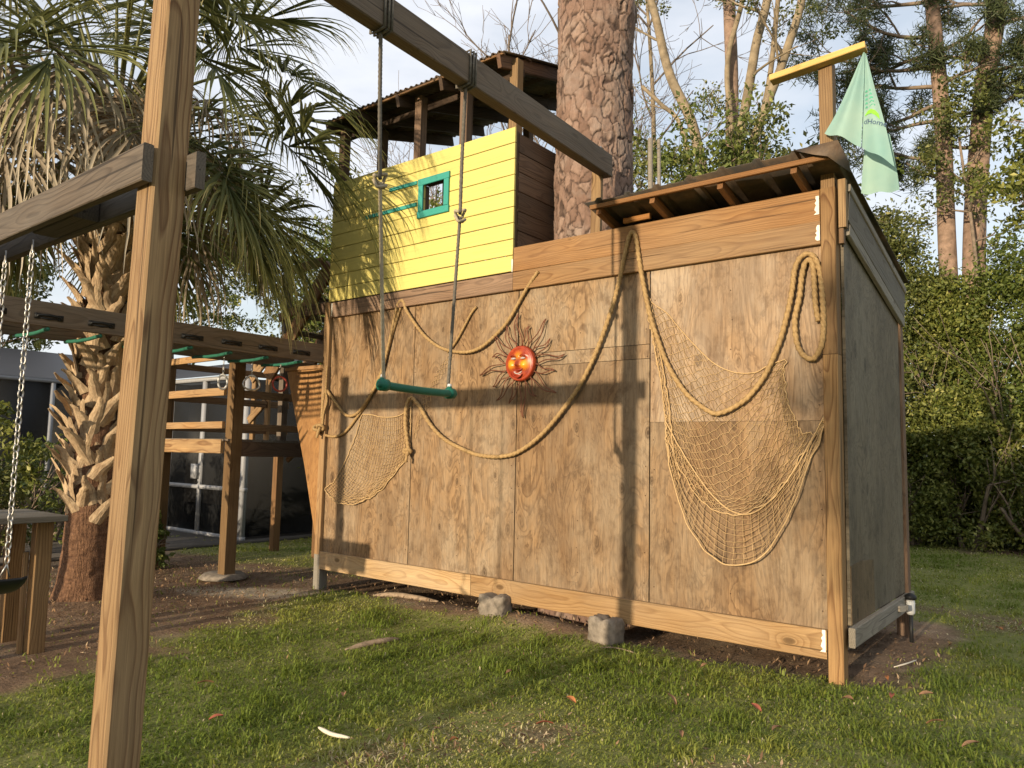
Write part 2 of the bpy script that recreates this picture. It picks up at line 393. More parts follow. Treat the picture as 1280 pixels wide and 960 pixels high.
def ground():
    xs = np.concatenate([np.array([-220, -120, -60, -35, -24]), np.arange(-16, -6, .5), np.arange(-6, 9, .07), np.arange(9, 16, .5), np.array([18, 24, 35, 60, 120, 220.])])
    ys = np.concatenate([np.array([-220, -120, -60, -30, -18, -12, -9]), np.arange(-7, -5, .2), np.arange(-5, 4, .07), np.arange(4, 12, .18), np.array([12.5, 14, 17, 22, 30, 60, 120, 220.])])
    X, Y = np.meshgrid(xs, ys); nx = len(xs); ny = len(ys)
    fade = np.exp(-np.maximum(0, np.hypot(X-2, Y)-14)/8)
    Z = gz(X, Y)*fade
    D = dirt(X, Y)
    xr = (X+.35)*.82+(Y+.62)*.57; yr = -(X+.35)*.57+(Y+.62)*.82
    SD = sstep(1.15, .35, np.hypot(xr/.85, yr/.30)+1.6*(fbm(X*2.6+1, Y*2.6+8, 4)-.47))  # pale sandy patch, its sunlight painted into the soil colour
    i = np.arange(ny-1)[:, None]*nx; j = np.arange(nx-1)[None, :]
    q = np.stack([i+j, i+j+1, i+nx+j+1, i+nx+j], -1).reshape(-1, 4)
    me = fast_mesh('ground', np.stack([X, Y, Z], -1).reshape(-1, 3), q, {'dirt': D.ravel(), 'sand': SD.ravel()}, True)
    g = G('lawn_soil'); tc = g.n('TexCoord').outputs['Object']
    a = g.n('Attribute', attribute_name='dirt').outputs['Fac']
    n = g.noise(tc, 7, 6, .7); f = g.noise(tc, 60, 4, .7); b = g.noise(tc, 1.3, 4, .6)
    soil = g.mix(g.ramp(n, [(.3, 0), (.7, 1)]), (.15, .095, .058), (.33, .215, .13))
    soil = g.mix(g.ramp(b, [(.5, 0), (.7, .7)]), soil, (.40, .31, .21))
    soil = g.mix(g.ramp(f, [(.35, .55), (.6, 0)]), soil, (.05, .03, .017))
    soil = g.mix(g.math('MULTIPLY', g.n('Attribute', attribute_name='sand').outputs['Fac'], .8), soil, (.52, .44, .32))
    lawn = g.mix(g.ramp(n, [(.3, 0), (.7, 1)]), (.17, .205, .040), (.31, .29, .11))
    lawn = g.mix(g.ramp(f, [(.35, .6), (.6, 0)]), lawn, (.10, .11, .03))
    g.bump(g.math('ADD', n, f), .9, .02)
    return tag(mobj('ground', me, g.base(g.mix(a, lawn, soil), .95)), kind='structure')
ground()

# ------------------------------------------------------------------ playhouse
W = 1.22
PH = thing('playhouse', (2.4, .8, 0), 'big wooden playhouse shaped like a ship with a yellow upper cabin', 'playhouse')
def tint(a, r=1, g_=1, b=1): return (a*r, a*g_, a*b, 1)
# plywood sheets: grain runs up (local X = up)
tints = [tint(1.0), tint(1.03), tint(.92, 1, .98, .95), tint(1.06, 1, 1.03, 1.1)]
for k in range(4):
    x0 = k*W+.004; x1 = (k+1)*W-.004; xm = (x0+x1)/2
    if k == 3:      # the end sheet is pieced: a joint runs across it
        board('plywood_panel', (xm, .0, .325), (xm, .0, 1.5945), x1-x0, .018, (1, 0, 0), M_ply, PH, tint(.9, 1, .97, .92), .002)
        board('plywood_panel', (xm, .0, 1.5965), (xm, .0, 2.72), x1-x0, .018, (1, 0, 0), M_ply, PH, tint(1.28, 1, 1.04, 1.14), .002)
    elif k == 2:
        board('plywood_panel', (xm, .0, .325), (xm, .0, 2.058), x1-x0, .018, (1, 0, 0), M_ply, PH, tints[k], .002)
        board('plywood_strip', (xm, .001, 2.062), (xm, .001, 2.163), x1-x0, .018, (1, 0, 0), M_ply, PH, tint(1.02, 1, 1, 1), .002)
        board('plywood_panel', (xm, .0, 2.167), (xm, .0, 2.72), x1-x0, .018, (1, 0, 0), M_ply, PH, tint(1.05, 1, 1.02, 1.05), .002)
    else:
        board('plywood_panel', (xm, .0, .325), (xm, .0, 2.72), x1-x0, .018, (1, 0, 0), M_ply, PH, tints[k], .002)
# base boards and header boards
board('base_board', (.005, -.032, .245), (2.02, -.032, .245), .172, .038, (0, 0, 1), M_base, PH, tint(1.12))
board('base_board', (2.025, -.033, .247), (4.875, -.033, .243), .172, .038, (0, 0, 1), M_base, PH, tint(.97, 1, .93, .84), warp=.004)
board('header_board', (.02, -.030, 2.780), (2.40, -.030, 2.782), .152, .038, (0, 0, 1), M_darkwood, PH, tint(1.6))
board('header_board', (2.403, -.030, 2.782), (4.875, -.030, 2.785), .154, .038, (0, 0, 1), M_cedar, PH, tint(1.05, 1, 1.0, .95))
board('header_board', (2.405, -.0315, 2.965), (4.875, -.0315, 2.958), .206, .038, (0, 0, 1), M_cedar, PH, tint(1.08, 1, .94, .82))
mb = MB()
for xx in [k*W+d for k in range(4) for d in (.03, .61, 1.19)]:
    for zz in np.arange(.45, 2.68, .205):
        jx, jz = random.uniform(-.012, .012), random.uniform(-.02, .02)
        if random.random() < .8: mb.tube([(xx+jx, -.0115, zz+jz), (xx+jx, -.0088, zz+jz)], .0042, 6)
tag(mb.build('nail_heads', plain('rusty_nail', (.07, .04, .025), .7, .3), PH), kind='stuff')
# white caulk marks where boards meet the post
for z0, z1, x in ((2.90, 3.02, 4.866), (2.73, 2.83, 4.868), (.20, .33, 4.862)):
    mb = MB(); n = 9
    zz = np.linspace(z0, z1, n); wv = .006+.018*np.abs(np.sin(np.arange(n)*1.9+z0*7))*np.linspace(1.2, .5, n)
    v = []; 
    for z, w_ in zip(zz, wv): v += [(x-w_, -.0545, z), (x+.006, -.0545, z)]
    mb.add(v, [(2*i, 2*i+1, 2*i+3, 2*i+2) for i in range(n-1)])
    mb.build('caulk_mark', M_whitestain, PH)
mb = MB(); mb.box((2.385, -.052, 2.862), (2.40, -.046, 2.97)); mb.build('caulk_mark', M_whitestain, PH)
mb = MB(); mb.box((.022, -.052, 2.72), (.040, -.0495, 2.85)); mb.build('caulk_mark', M_whitestain, PH)
# corner posts
board('corner_post', (4.927, -.012, -.10), (4.925, -.012, 2.0), .089, .10, (1, 0, 0), M_pine, PH, tint(.98, 1, .93, .82), .005)
board('corner_post', (4.925, -.012, 2.003), (4.925, -.012, 3.06), .089, .10, (1, 0, 0), M_pine, PH, tint(.92, 1, .92, .82), .005)
board('flag_post', (4.918, .014, 3.0), (4.915, .014, 3.90), .085, .085, (1, 0, 0), M_pine, PH, tint(.80, 1, .97, .95))
board('corner_post', (-.046, .0, .30), (-.046, .0, 2.87), .085, .09, (1, 0, 0), M_cedar, PH, tint(1.1, 1, 1.05, 1))
board('corner_post', (-.046, .01, -.12), (-.046, .01, .298), .10, .10, (1, 0, 0), M_grey, PH, label='short grey weathered stub post at the bow')
# bow panel
def prow():
    pts = [(-.785, 2.185), (-.60, 2.20), (-.092, 2.195), (-.092, .30), (-.15, .40), (-.40, 1.17)]
    v = [(z, -x, .0) for x, z in pts]; n = len(v)
    v2 = [(a, b, -.018) for a, b, c in v]
    me = bpy.data.meshes.new('bow_panel'); me.from_pydata(v+v2, [], [list(range(n)), list(range(2*n-1, n-1, -1))]+[(i, n+i, n+(i+1) % n, (i+1) % n) for i in range(n)])
    # local x = up, local y = -world x, local z = -world y
    m = Matrix(((0, -1, 0, 0), (0, 0, -1, .02), (1, 0, 0, 0), (0, 0, 0, 1)))
    me.update(); o = mobj('bow_panel', me, M_prow, PH, m); o.color = (1, 1, 1, 1)
prow()
board('bow_cap', (-.80, .03, 2.215), (-.09, .03, 2.21), .06, .04, (0, 1, 0), M_cedar, PH)
# side wall (right end)
XS = 4.99
def poly_panel(name, pts, x, t, mat, color):
    """panel in the plane x = const; pts (y, z); grain runs up"""
    n = len(pts); v = [(z, y, 0) for y, z in pts]+[(z, y, -t) for y, z in pts]
    me = bpy.data.meshes.new(name)
    me.from_pydata(v, [], [list(range(n)), list(range(2*n-1, n-1, -1))]+[((i+1) % n, n+(i+1) % n, n+i, i) for i in range(n)])
    m = Matrix(((0, 0, 1, x), (0, 1, 0, 0), (1, 0, 0, 0), (0, 0, 0, 1)))
    bm_flip = me; bm_flip.update(); o = mobj(name, me, mat, PH, m); o.color = color
    return o
poly_panel('side_panel', [(.042, .36), (1.58, .36), (1.58, 2.50), (.042, 2.80)], XS, .018, M_plyside, tint(1.0))
poly_panel('side_panel', [(.046, .362), (.62, .362), (.60, .70), (.30, .72), (.046, .71)], XS+.006, .006, M_plyside, tint(.8, 1.15, .98, .8)).__setitem__('label', 'brown plywood patch low on the grey side wall')
board('side_sill', (XS+.02, -.02, .30), (XS+.02, 1.72, .30), .115, .038, (0, 0, 1), M_grey, PH, tint(1.05))
board('fascia_board', (XS+.019, .045, 2.965), (XS+.019, 1.66, 2.60), .235, .036, (0, 0, 1), M_grey, PH, tint(.62))
board('fascia_board', (XS+.032, .045, 3.07), (XS+.032, 1.68, 2.705), .05, .03, (0, 0, 1), M_grey, PH, tint(.95))
board('trim_board', (XS+.022, .05, 2.800), (XS+.022, 1.64, 2.445), .075, .03, (0, 0, 1), M_grey, PH, tint(.85))
board('end_cleat', (XS+.012, -.004, 2.80), (XS+.012, -.004, 3.11), .046, .05, (1, 0, 0), M_pine, PH, tint(1.1))
board('end_cleat', (XS+.003, -.002, 2.70), (XS+.003, -.002, 2.795), .030, .045, (1, 0, 0), M_cedar, PH, tint(.7))
board('rear_post', (XS-.02, 1.635, -.08), (XS-.03, 1.625, 2.62), .09, .09, (1, 0, 0), M_darkwood, PH, tint(1.2))
board('rear_post', (.04, 1.60, -.12), (.04, 1.60, 4.8), .09, .09, (1, 0, 0), M_old, PH)
board('side_sill', (.03, .05, .28), (.03, 1.58, .28), .12, .038, (0, 0, 1), M_old, PH)
board('floor_joist', (4.5, .02, .27), (4.5, 1.58, .27), .12, .038, (0, 0, 1), M_old, PH)
board('floor_joist', (4.93, .04, .24), (4.93, 1.55, .24), .10, .038, (0, 0, 1), M_old, PH)
for i in range(12):
    board('floor_board', (.05, .085+i*.135, .345), (4.95, .085+i*.135, .345), .13, .022, (0, 1, 0), M_old, PH)
board('rear_wall', (2.45, 1.61, .33), (2.45, 1.61, 2.55), 4.9, .02, (1, 0, 0), M_plyside, PH)
board('cross_piece', (4.72, 1.30, .30), (5.06, 1.18, .305), .04, .10, (0, 0, 1), M_grey, PH, tint(1.2))

# low lean-to roof over the stern
def corrugated(name, x0, x1, y0, z0, y1, z1, pitch, amp, mat, sag=.004, rib=False):
    nx = int((x1-x0)/pitch*(40 if rib else 8)); xs = np.linspace(x0, x1, nx+1); ts = np.linspace(0, 1, 9)
    top = []
    for t in ts:
        y = y0+(y1-y0)*t; z = z0+(z1-z0)*t
        wv = np.clip((np.cos(2*np.pi*(xs-.1)/pitch)-.72)*6, 0, 1)*2-1 if rib else np.sin(2*np.pi*xs/pitch)
        zz = z+amp*wv+sag*np.sin(xs*3.1+t*5)
        top.append(np.stack([xs, np.full_like(xs, y)+.006*np.sin(xs*11)*(t in (0, 1)), zz], -1))
    T = np.array(top); B = T-np.array([0, 0, .004])
    n = nx+1; m = len(ts)
    i = np.arange(m-1)[:, None]*n; j = np.arange(nx)[None, :]
    q = np.stack([i+j, i+j+1, i+n+j+1, i+n+j], -1).reshape(-1, 4)
    o = m*n; q2 = q[:, ::-1]+o
    rim = [(k+1, k, o+k, o+k+1) for k in range(nx)]+[((m-1)*n+k, (m-1)*n+k+1, o+(m-1)*n+k+1, o+(m-1)*n+k) for k in range(nx)]
    rim += [(k*n, (k+1)*n, o+(k+1)*n, o+k*n) for k in range(m-1)]+[((k+1)*n-1+n, (k+1)*n-1, o+(k+1)*n-1, o+(k+1)*n-1+n) for k in range(m-1)]
    me = fast_mesh(name, np.concatenate([T.reshape(-1, 3), B.reshape(-1, 3)]), np.concatenate([q, q2, np.array(rim)]), None, True)
    return mobj(name, me, mat, PH)
def zr(y): return 3.118-.235*y
for a, b, dz in ((3.27, 4.15, 0), (4.08, 5.05, .012)):
    corrugated('roof_sheet', a, b, -.30, zr(-.30)+.038+dz, 1.72, zr(1.72)+.038+dz, .235, .010, M_roof, .006, True)
for x in (3.36, 3.80, 4.30, 4.78):
    board('rafter', (x, -.25, zr(-.25)-.022), (x, 1.66, zr(1.66)-.022), .065, .038, (0, 0, 1), M_cedar, PH, tint(.62, 1, .85, .7))
board('purlin', (3.30, -.255, zr(-.255)+.006), (5.0, -.255, zr(-.255)+.004), .05, .032, (0, 1, .2), M_cedar, PH, tint(.85, 1, .85, .65))
board('purlin', (3.30, .75, zr(.75)+.008), (5.0, .75, zr(.75)+.008), .06, .02, (0, 1, 0), M_old, PH)
board('nailer_block', (3.46, -.05, 3.105), (3.68, -.05, 3.107), .04, .03, (0, 0, 1), M_cedar, PH, tint(1.15, 1, .8, .5))
mb = MB(); mb.add([(4.80, -.315, zr(-.31)+.055), (5.06, -.315, zr(-.31)+.058), (5.09, -.20, zr(-.2)-.015), (4.92, -.315, zr(-.31)+.0), (5.00, -.318, zr(-.31)-.03), (5.075, -.10, zr(-.1)-.03), (5.06, -.05, zr(-.05)+.06), (4.80, -.05, zr(-.05)+.062)],
       np.array([(0, 3, 1), (3, 4, 1), (1, 4, 2), (4, 5, 2), (1, 2, 6), (2, 5, 6), (0, 1, 6), (0, 6, 7)])); mb.build('bent_flashing', M_roof, PH)
# flag cross bar
board('flag_crossbar', (4.585, -.075, 3.862), (5.165, -.035, 3.920), .042, .09, (0, .0, 1), M_bar, PH, tint(1.15))

# upper cabin
ZT, ZB = 4.130, 2.868
npl = 9; ph_ = (ZT-ZB)/npl
WX0, WX1, WZ0, WZ1 = 1.262, 1.632, 3.545, 3.878       # window opening outside dims of frame opening
IX0, IX1, IZ0, IZ1 = 1.315, 1.585, 3.585, 3.838
for i in range(npl):
    z = ZB+ph_*(i+.5); lo, hi = z-ph_/2, z+ph_/2
    if hi > IZ0 and lo < IZ1:
        segs = [(-.03, IX0), (IX1, 2.392)]
        for a, b in segs: board('yellow_plank', (a, -.035, z), (b, -.035, z), ph_-.006, .02, (0, 0, 1), M_yellow, PH, ch=.003)
        for l2, h2 in ((lo, min(hi, IZ0)), (max(lo, IZ1), hi)):
            if h2-l2 > .012: board('yellow_plank', (IX0+.001, -.035, (l2+h2)/2), (IX1-.001, -.035, (l2+h2)/2), h2-l2-.006, .02, (0, 0, 1), M_yellow, PH, ch=.003)
    else:
        board('yellow_plank', (-.03, -.035, z), (2.392, -.035, z), ph_-.006, .02, (0, 0, 1), M_yellow, PH, ch=.003, warp=.0015)
for x in (.05, .62, 1.20, 1.70, 2.33):
    board('cabin_stud', (x, .02, ZB-.05), (x, .02, ZT-.02), .085, .05, (1, 0, 0), M_darkwood, PH)
# window frame: four teal boards with the lining behind
wf = board('window_frame', (1.250, -.056, WZ1-.012), (1.650, -.056, WZ1-.012), .065, .02, (0, 0, 1), M_teal, PH)
for p0, p1, wd, wdir in (((1.250, -.0565, WZ0+.008), (1.650, -.0565, WZ0+.008), .065, (0, 0, 1)),
                         ((IX0-.030, -.057, WZ0+.042), (IX0-.030, -.057, WZ1-.046), .06, (1, 0, 0)),
                         ((IX1+.030, -.057, WZ0+.042), (IX1+.030, -.057, WZ1-.046), .06, (1, 0, 0))):
    board('frame_board', p0, p1, wd, .02, wdir, M_teal, wf)
for x in (IX0-.008, IX1+.008):
    board('frame_lining', (x, -.008, IZ0), (x, -.008, IZ1), .075, .012, (0, 1, 0), M_darkwood, wf)
for z in (IZ0-.007, IZ1+.007):
    board('frame_lining', (IX0, -.008, z), (IX1, -.008, z), .075, .012, (0, 1, 0), M_darkwood, wf)
board('teal_strip', (.845, -.052, 3.882), (1.225, -.052, 3.878), .036, .014, (0, 0, 1), M_teal, PH)
board('teal_strip', (.465, -.052, 3.668), (1.225, -.052, 3.668), .036, .014, (0, 0, 1), M_teal, PH)
# cabin sides and back
for xw in (2.372, -.02):
    for i in range(7):
        z = 2.90+.172*i
        board('side_plank', (xw, .03, z+.08), (xw, 1.60, z+.08), .168, .022, (0, 0, 1), M_darkwood, PH, tint(random.uniform(.9, 1.25)), warp=.002)
for i in range(5):
    z = 2.90+.172*i
    if i < 3:
        board('back_plank', (-.01, 1.62, z+.08), (2.36, 1.62, z+.08), .168, .022, (0, 0, 1), M_darkwood, PH)
board('back_rail', (0, 1.62, 4.02), (.95, 1.62, 4.02), .05, .09, (0, 0, 1), M_darkwood, PH)
board('back_rail', (1.75, 1.62, 4.10), (2.36, 1.62, 4.10), .05, .12, (0, 0, 1), M_darkwood, PH)
board('cabin_floor', (-.01, .80, 2.84), (2.38, .80, 2.84), 1.56, .025, (0, 1, 0), M_darkwood, PH)
# cabin roof, low at the front, rising to the back
def zc(y): return 4.80+.275*(y+.12)
for a, b, dz in ((-.14, .72, 0), (.66, 1.52, .010), (1.46, 2.31, .0)):
    corrugated('roof_sheet', a, b, -.13, zc(-.13)+dz, 1.85, zc(1.85)+dz, .068, .012, M_roof)
for x in (-.09, .42, .98, 1.56, 2.25):
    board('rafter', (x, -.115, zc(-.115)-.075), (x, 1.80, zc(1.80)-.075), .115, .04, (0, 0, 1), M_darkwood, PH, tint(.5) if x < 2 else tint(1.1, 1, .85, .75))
for y in (.25, .85, 1.45):
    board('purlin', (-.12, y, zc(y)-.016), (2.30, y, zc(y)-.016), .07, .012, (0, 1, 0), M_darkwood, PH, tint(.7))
board('eave_strip', (-.12, -.105, zc(-.105)-.020), (2.30, -.105, zc(-.105)-.020), .02, .03, (0, 0, 1), M_cedar, PH, tint(.8))
for x, y, tn in ((-.045, .09, .8), (1.10, .09, 1.7), (1.70, .09, 1.2), (2.285, .09, 2.4), (-.045, .62, 1.3), (2.285, 1.55, 1), (1.30, 1.56, 1)):
    board('roof_post', (x, y, 2.9), (x, y, zc(y)-.055), .088, .088, (1, 0, 0), M_darkwood if tn < 2 else M_pine, PH, tint(tn if tn < 2 else .75))
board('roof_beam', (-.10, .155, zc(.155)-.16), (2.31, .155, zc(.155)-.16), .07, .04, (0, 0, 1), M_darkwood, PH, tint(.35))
# post that carries the swing beam, behind the header boards
board('beam_support', (3.115, .10, 2.75), (3.13, .10, 3.80), .089, .038, (1, 0, 0), M_pine, PH, tint(.95))
mb = MB(); mb.tube([(3.33, .62, 2.9), (3.32, .62, 4.02)], .022, 8); mb.tube([(3.40, .64, 2.9), (3.39, .64, 4.0)], .016, 8); mb.build('roof_pipe', M_grey, PH)

# ------------------------------------------------------------------ swing frame with the long beam
SF = thing('swing_frame', (1.9, -3.58, 0), 'tall timber swing frame with two posts, a doubled crossbar and a long beam', 'swing frame')
board('post', (3.535, -3.617, -.25), (3.545, -3.560, 3.62), .125, .125, (1, 0, 0), M_pine, SF, tint(.88, 1, 1.0, 1.03), .009, warp=.003)
board('post', (.285, -3.60, -.25), (.285, -3.58, 2.62), .125, .125, (1, 0, 0), M_pine, SF, tint(.95), .006)
board('crossbar_board', (.10, -3.655, 2.36), (3.612, -3.668, 2.352), .138, .038, (0, 0, 1), M_old, SF, tint(.56), warp=.005)
board('crossbar_board', (.10, -3.505, 2.36), (3.675, -3.505, 2.36), .138, .038, (0, 0, 1), M_old, SF, tint(.55), warp=.004)
board('spacer_block', (2.47, -3.58, 2.355), (2.9, -3.58, 2.355), .12, .10, (0, 0, 1), M_old, SF, tint(.5))
board('long_beam', (3.585, -3.70, 3.49), (3.185, .155, 3.655), .180, .088, (0, 0, 1), M_beam, SF, tint(1.0), .006)
mb = MB(); mb.box((3.168, .062, 3.62), (3.176, .080, 3.80)); mb.build('beam_strap', M_steel, SF)

# ------------------------------------------------------------------ trapeze swing
TS = thing('trapeze_swing', (3.43, -2.12, 1.66), 'green trapeze bar hanging on two long ropes from the long beam', 'swing')
def rope_obj(name, pts, r, mat, parent, sides=9, twist=None, step=.012, taper=False):
    P = spline(pts, step)
    v, q, caps = tube(P, r, sides, twist=(2*np.pi*3/(r*9)) if twist is None else twist, lobes=3, lobe=.45)
    me = fast_mesh(name, v, [q, np.array(caps)], None, True)
    return mobj(name, me, mat, parent)
def zbeam(y): return 3.49+(3.655-3.49)*(y+3.70)/(3.855)
def xbeam(y): return 3.585-.4*(y+3.70)/(3.855)
for yt, ym, yb, xm, zm in ((-2.49, -2.464, -2.392, 3.467, 2.69), (-1.766, -1.793, -1.852, 3.393, 2.705)):
    xb = xbeam(yt); zb = zbeam(yt)-.09
    rope_obj('hanging_rope', [(xb, yt, zb-.005), (xb, (yt+ym)/2, (zb+zm)/2), (xm, ym, zm)], .0095, M_swrope, TS)
    rope_obj('hanging_rope', [(xm, ym, zm-.015), (xm, (ym+yb)/2, (zm+1.68)/2), (xm, yb, 1.69)], .0085, M_swrope2 if yt < -2 else M_swrope, TS)
    for dy in (-.022, .004, .026):
        hw, hh = .052, .098
        loop = [(xb+hw, yt+dy, zb-.004), (xb+hw, yt+dy, zb+2*hh), (xb-hw, yt+dy+.005, zb+2*hh), (xb-hw, yt+dy, zb-.006), (xb, yt+dy, zb-.012), (xb+hw, yt+dy, zb-.004)]
        mb = MB(); mb.tube(np.array(loop), .0075, 6); mb.build('rope_wrap', M_swrope, TS)
    k = []
    for a in np.linspace(0, 2*np.pi*1.9, 40): k.append((xm+.020*math.cos(a), ym+.034*math.sin(a*1.0)+.006*math.sin(3*a), zm+.030*math.cos(a*.5)+.012*math.sin(2*a)-.01))
    mb = MB(); mb.tube(np.array(k), .0085, 7); mb.build('rope_knot', M_swrope2, TS, True)
mb = MB(); ys = np.linspace(-2.43, -1.815, 15)
mb.tube([(3.475-.10*(y+2.43), y, 1.672-.006*math.sin((y+2.43)*5)) for y in ys], [.016]+[.021]*13+[.016], 12); bar = mb.build('seat_bar', M_green, TS, True)
for y, x in ((-2.392, 3.467), (-1.852, 3.41)):
    mb = MB(); mb.tube([(x, y-.030, 1.672), (x, y-.022, 1.672), (x, y+.022, 1.672), (x, y+.030, 1.672)], [.018, .031, .031, .018], 12)
    mb.tube([(x-.006, y, 1.665), (x-.006, y, 1.712)], [.02, .013], 10); mb.build('end_cap', M_green, TS, True)
    mb = MB(); mb.tube([(x-.006, y, 1.708), (x-.006, y, 1.725)], [.014, .010], 8); mb.build('rope_ferrule', M_whitepl, TS, True)

# ------------------------------------------------------------------ belt swing on chains
BS = thing('chain_swing', (2.15, -3.58, .7), 'black belt swing hanging on galvanised chains from the doubled crossbar', 'swing')
def chain(x, y, z0, z1, dx=0.0):
    mb = MB(); L = .040; n = int((z0-z1)/(L*.78))
    for i in range(n):
        zc_ = z0-(i+.5)*L*.78; a = np.linspace(0, 2*np.pi, 11)[:-1]; ang = math.pi/2*(i % 2)+.35+.15*math.sin(i*1.7)
        rx = .0115*np.sign(np.cos(a))*np.abs(np.cos(a))**.8; rz = .0185*np.sin(a)
        xx = x+dx*(i/n)
        p = np.stack([xx+rx*math.cos(ang), y+rx*math.sin(ang), zc_+rz], -1); p = np.vstack([p, p[:1]])
        mb.tube(p, .0038, 5, False)
    return mb.build('chain', M_steel, BS, True)
for x in (2.335, 1.99):
    chain(x, -3.58, 2.245, .80 if x > 2.2 else .80)
    mb = MB(); mb.tube([(x, -3.58, 2.30), (x, -3.58, 2.255), (x+.014, -3.58, 2.24), (x, -3.58, 2.226), (x-.014, -3.58, 2.24), (x-.004, -3.58, 2.255)], .005, 6); mb.build('swing_hanger', M_steel, BS, True)
    mb = MB(); mb.tube([(x, -3.58, .805), (x-.02, -3.56, .745)], .004, 5); mb.tube([(x, -3.58, .805), (x-.02, -3.60, .745)], .004, 5)
    mb.build('seat_hook', M_steel, BS)
xs = np.linspace(0, 1, 15); v = []; q = []
for i, t in enumerate(xs):
    x = 1.95+.42*t; z = .745-.085*math.sin(math.pi*t)**.8
    for y in (-3.655, -3.63, -3.53, -3.505): v.append((x, y, z+(.006 if abs(y+3.58) > .06 else 0)))
n = len(v); v += [(a, b, c-.012) for a, b, c in v]
for i in range(14):
    for j in range(3):
        a = i*4+j; q += [(a, a+4, a+5, a+1), (n+a, n+a+1, n+a+5, n+a+4)]
    q += [(i*4, n+i*4, n+i*4+4, i*4+4), (i*4+3, i*4+7, n+i*4+7, n+i*4+3)]
q += [(0, 1, n+1, n), (1, 2, n+2, n+1), (2, 3, n+3, n+2), (56, n+56, n+57, 57), (57, n+57, n+58, 58), (58, n+58, n+59, 59)]
mobj('belt_seat', fast_mesh('belt_seat', v, np.array(q), None, True), M_black, BS)

# ------------------------------------------------------------------ monkey bars
MK = thing('monkey_bars', (-.4, -1.7, 0), 'overhead monkey bars with green rungs running out from the bow', 'monkey bars')
board('side_beam', (-.10, -3.50, 2.335), (-.10, -.02, 2.335), .19, .038, (0, 0, 1), M_beam, MK, tint(1.1), warp=.003)
board('side_beam', (-.74, -3.50, 2.32), (-.74, .06, 2.32), .19, .038, (0, 0, 1), M_beam, MK, tint(.85), warp=.003)
board('post', (-.74, -3.60, -.2), (-.74, -3.60, 2.43), .09, .09, (1, 0, 0), M_old, MK)
for i in range(9):
    y = -.315-.385*i
    mb = MB(); mb.tube([(-.76, y, 2.222), (-.70, y, 2.222), (-.5, y, 2.212), (-.3, y, 2.212), (-.14, y, 2.222), (-.08, y, 2.222)], .0155, 9); r = mb.build('rung', M_rung, MK, True)
    for x in (-.078, -.762):
        mb = MB(); s = 1 if x > -.4 else -1
        mb.tube([(x, y-.085, 2.305), (x+s*.006, y-.07, 2.322), (x+s*.010, y, 2.326), (x+s*.006, y+.07, 2.322), (x, y+.085, 2.305)], .011, 6)
        mb.tube([(x, y-.075, 2.305), (x+s*.004, y, 2.298), (x, y+.075, 2.305)], .008, 6); mb.box((min(x, x+s*.008), y-.1, 2.292), (max(x, x+s*.008), y-.06, 2.335)); mb.box((min(x, x+s*.008), y+.06, 2.292), (max(x, x+s*.008), y+.1, 2.335))
        mb.build('rung_bracket', M_black, r)

# ring handles hanging from the rungs
def hand_ring(x, y, ztop, zring, shape, mat, label):
    t = thing('hand_ring', (x, y, zring), label, 'ring', 'ring handles hanging from the monkey bars')
    mb = MB(); n = int((ztop-zring-.05)/.024)
    for i in range(n):
        z = ztop-i*.024; a = np.linspace(0, 2*np.pi, 9); an = (i % 2)*1.57
        p = np.stack([x+.008*np.cos(a)*math.cos(an), y+.008*np.cos(a)*math.sin(an), z-.014+.014*np.sin(a)], -1); mb.tube(p, .003, 4, False)
    mb.build('hanging_chain', mat if shape == 'oval' else M_steel, t, True)
    mb = MB(); a = np.linspace(0, 2*np.pi, 25)
    if shape == 'oval': p = np.stack([x+.012*np.cos(a), y+.040*np.cos(a), zring+.070*np.sin(a)], -1)
    elif shape == 'round': p = np.stack([x+.02*np.cos(a), y+.070*np.cos(a), zring+.075*np.sin(a)], -1)
    else: p = np.stack([x+.02*np.cos(a), y+.075*np.cos(a)*(1-.42*np.sin(a)), zring+.072*np.sin(a)], -1)
    mb.tube(p, .010, 7, False); mb.build('grip', mat, t, True)
hand_ring(-.40, -.965, 2.215, 1.975, 'oval', M_whitepl, 'small white oval ring on a chain under the monkey bars')
hand_ring(-.40, -.655, 2.215, 1.995, 'tri', M_steel, 'grey triangular trapeze handle on a chain under the monkey bars')
hand_ring(-.40, -.330, 2.215, 2.01, 'round', M_redring, 'round red ring on a chain under the monkey bars')

# ------------------------------------------------------------------ raised deck and stair beside the bow
DK = thing('play_deck', (-2.0, .5, 0), 'raised timber deck on posts with open rails and steps up to the cabin', 'deck')
YF = -.37
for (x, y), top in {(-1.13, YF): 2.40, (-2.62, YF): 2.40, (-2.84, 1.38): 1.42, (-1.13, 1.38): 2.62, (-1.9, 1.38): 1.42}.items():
    board('post', (x, y, -.12), (x, y, top), .125 if y < 0 else .10, .13 if y < 0 else .10, (1, 0, 0), M_pine if y < 0 else M_cedar, DK, tint(.55, 1, .95, .85))  # dark tint puts the shade of the surroundings into the post colour
for z, w in ((2.335, .075), (1.945, .085), (1.585, .075)):
    board('rail', (-2.66, YF-.085, z), (-1.20, YF-.085, z+.005), w, .036, (0, 0, 1), M_cedar, DK, tint(1.15, 1, 1.05, 1))
    board('rail', (-1.165, YF+.07, z-.01), (-1.165, 1.34, z-.01), w, .036, (0, 0, 1), M_cedar, DK, tint(.8))
    board('rail', (-2.62, YF+.07, z-.01), (-2.62, 1.34, z-.01), w, .036, (0, 0, 1), M_cedar, DK, tint(.8))
board('rim_joist', (-2.70, YF-.087, 1.355), (-1.20, YF-.087, 1.36), .15, .038, (0, 0, 1), M_pine, DK, tint(1.15))
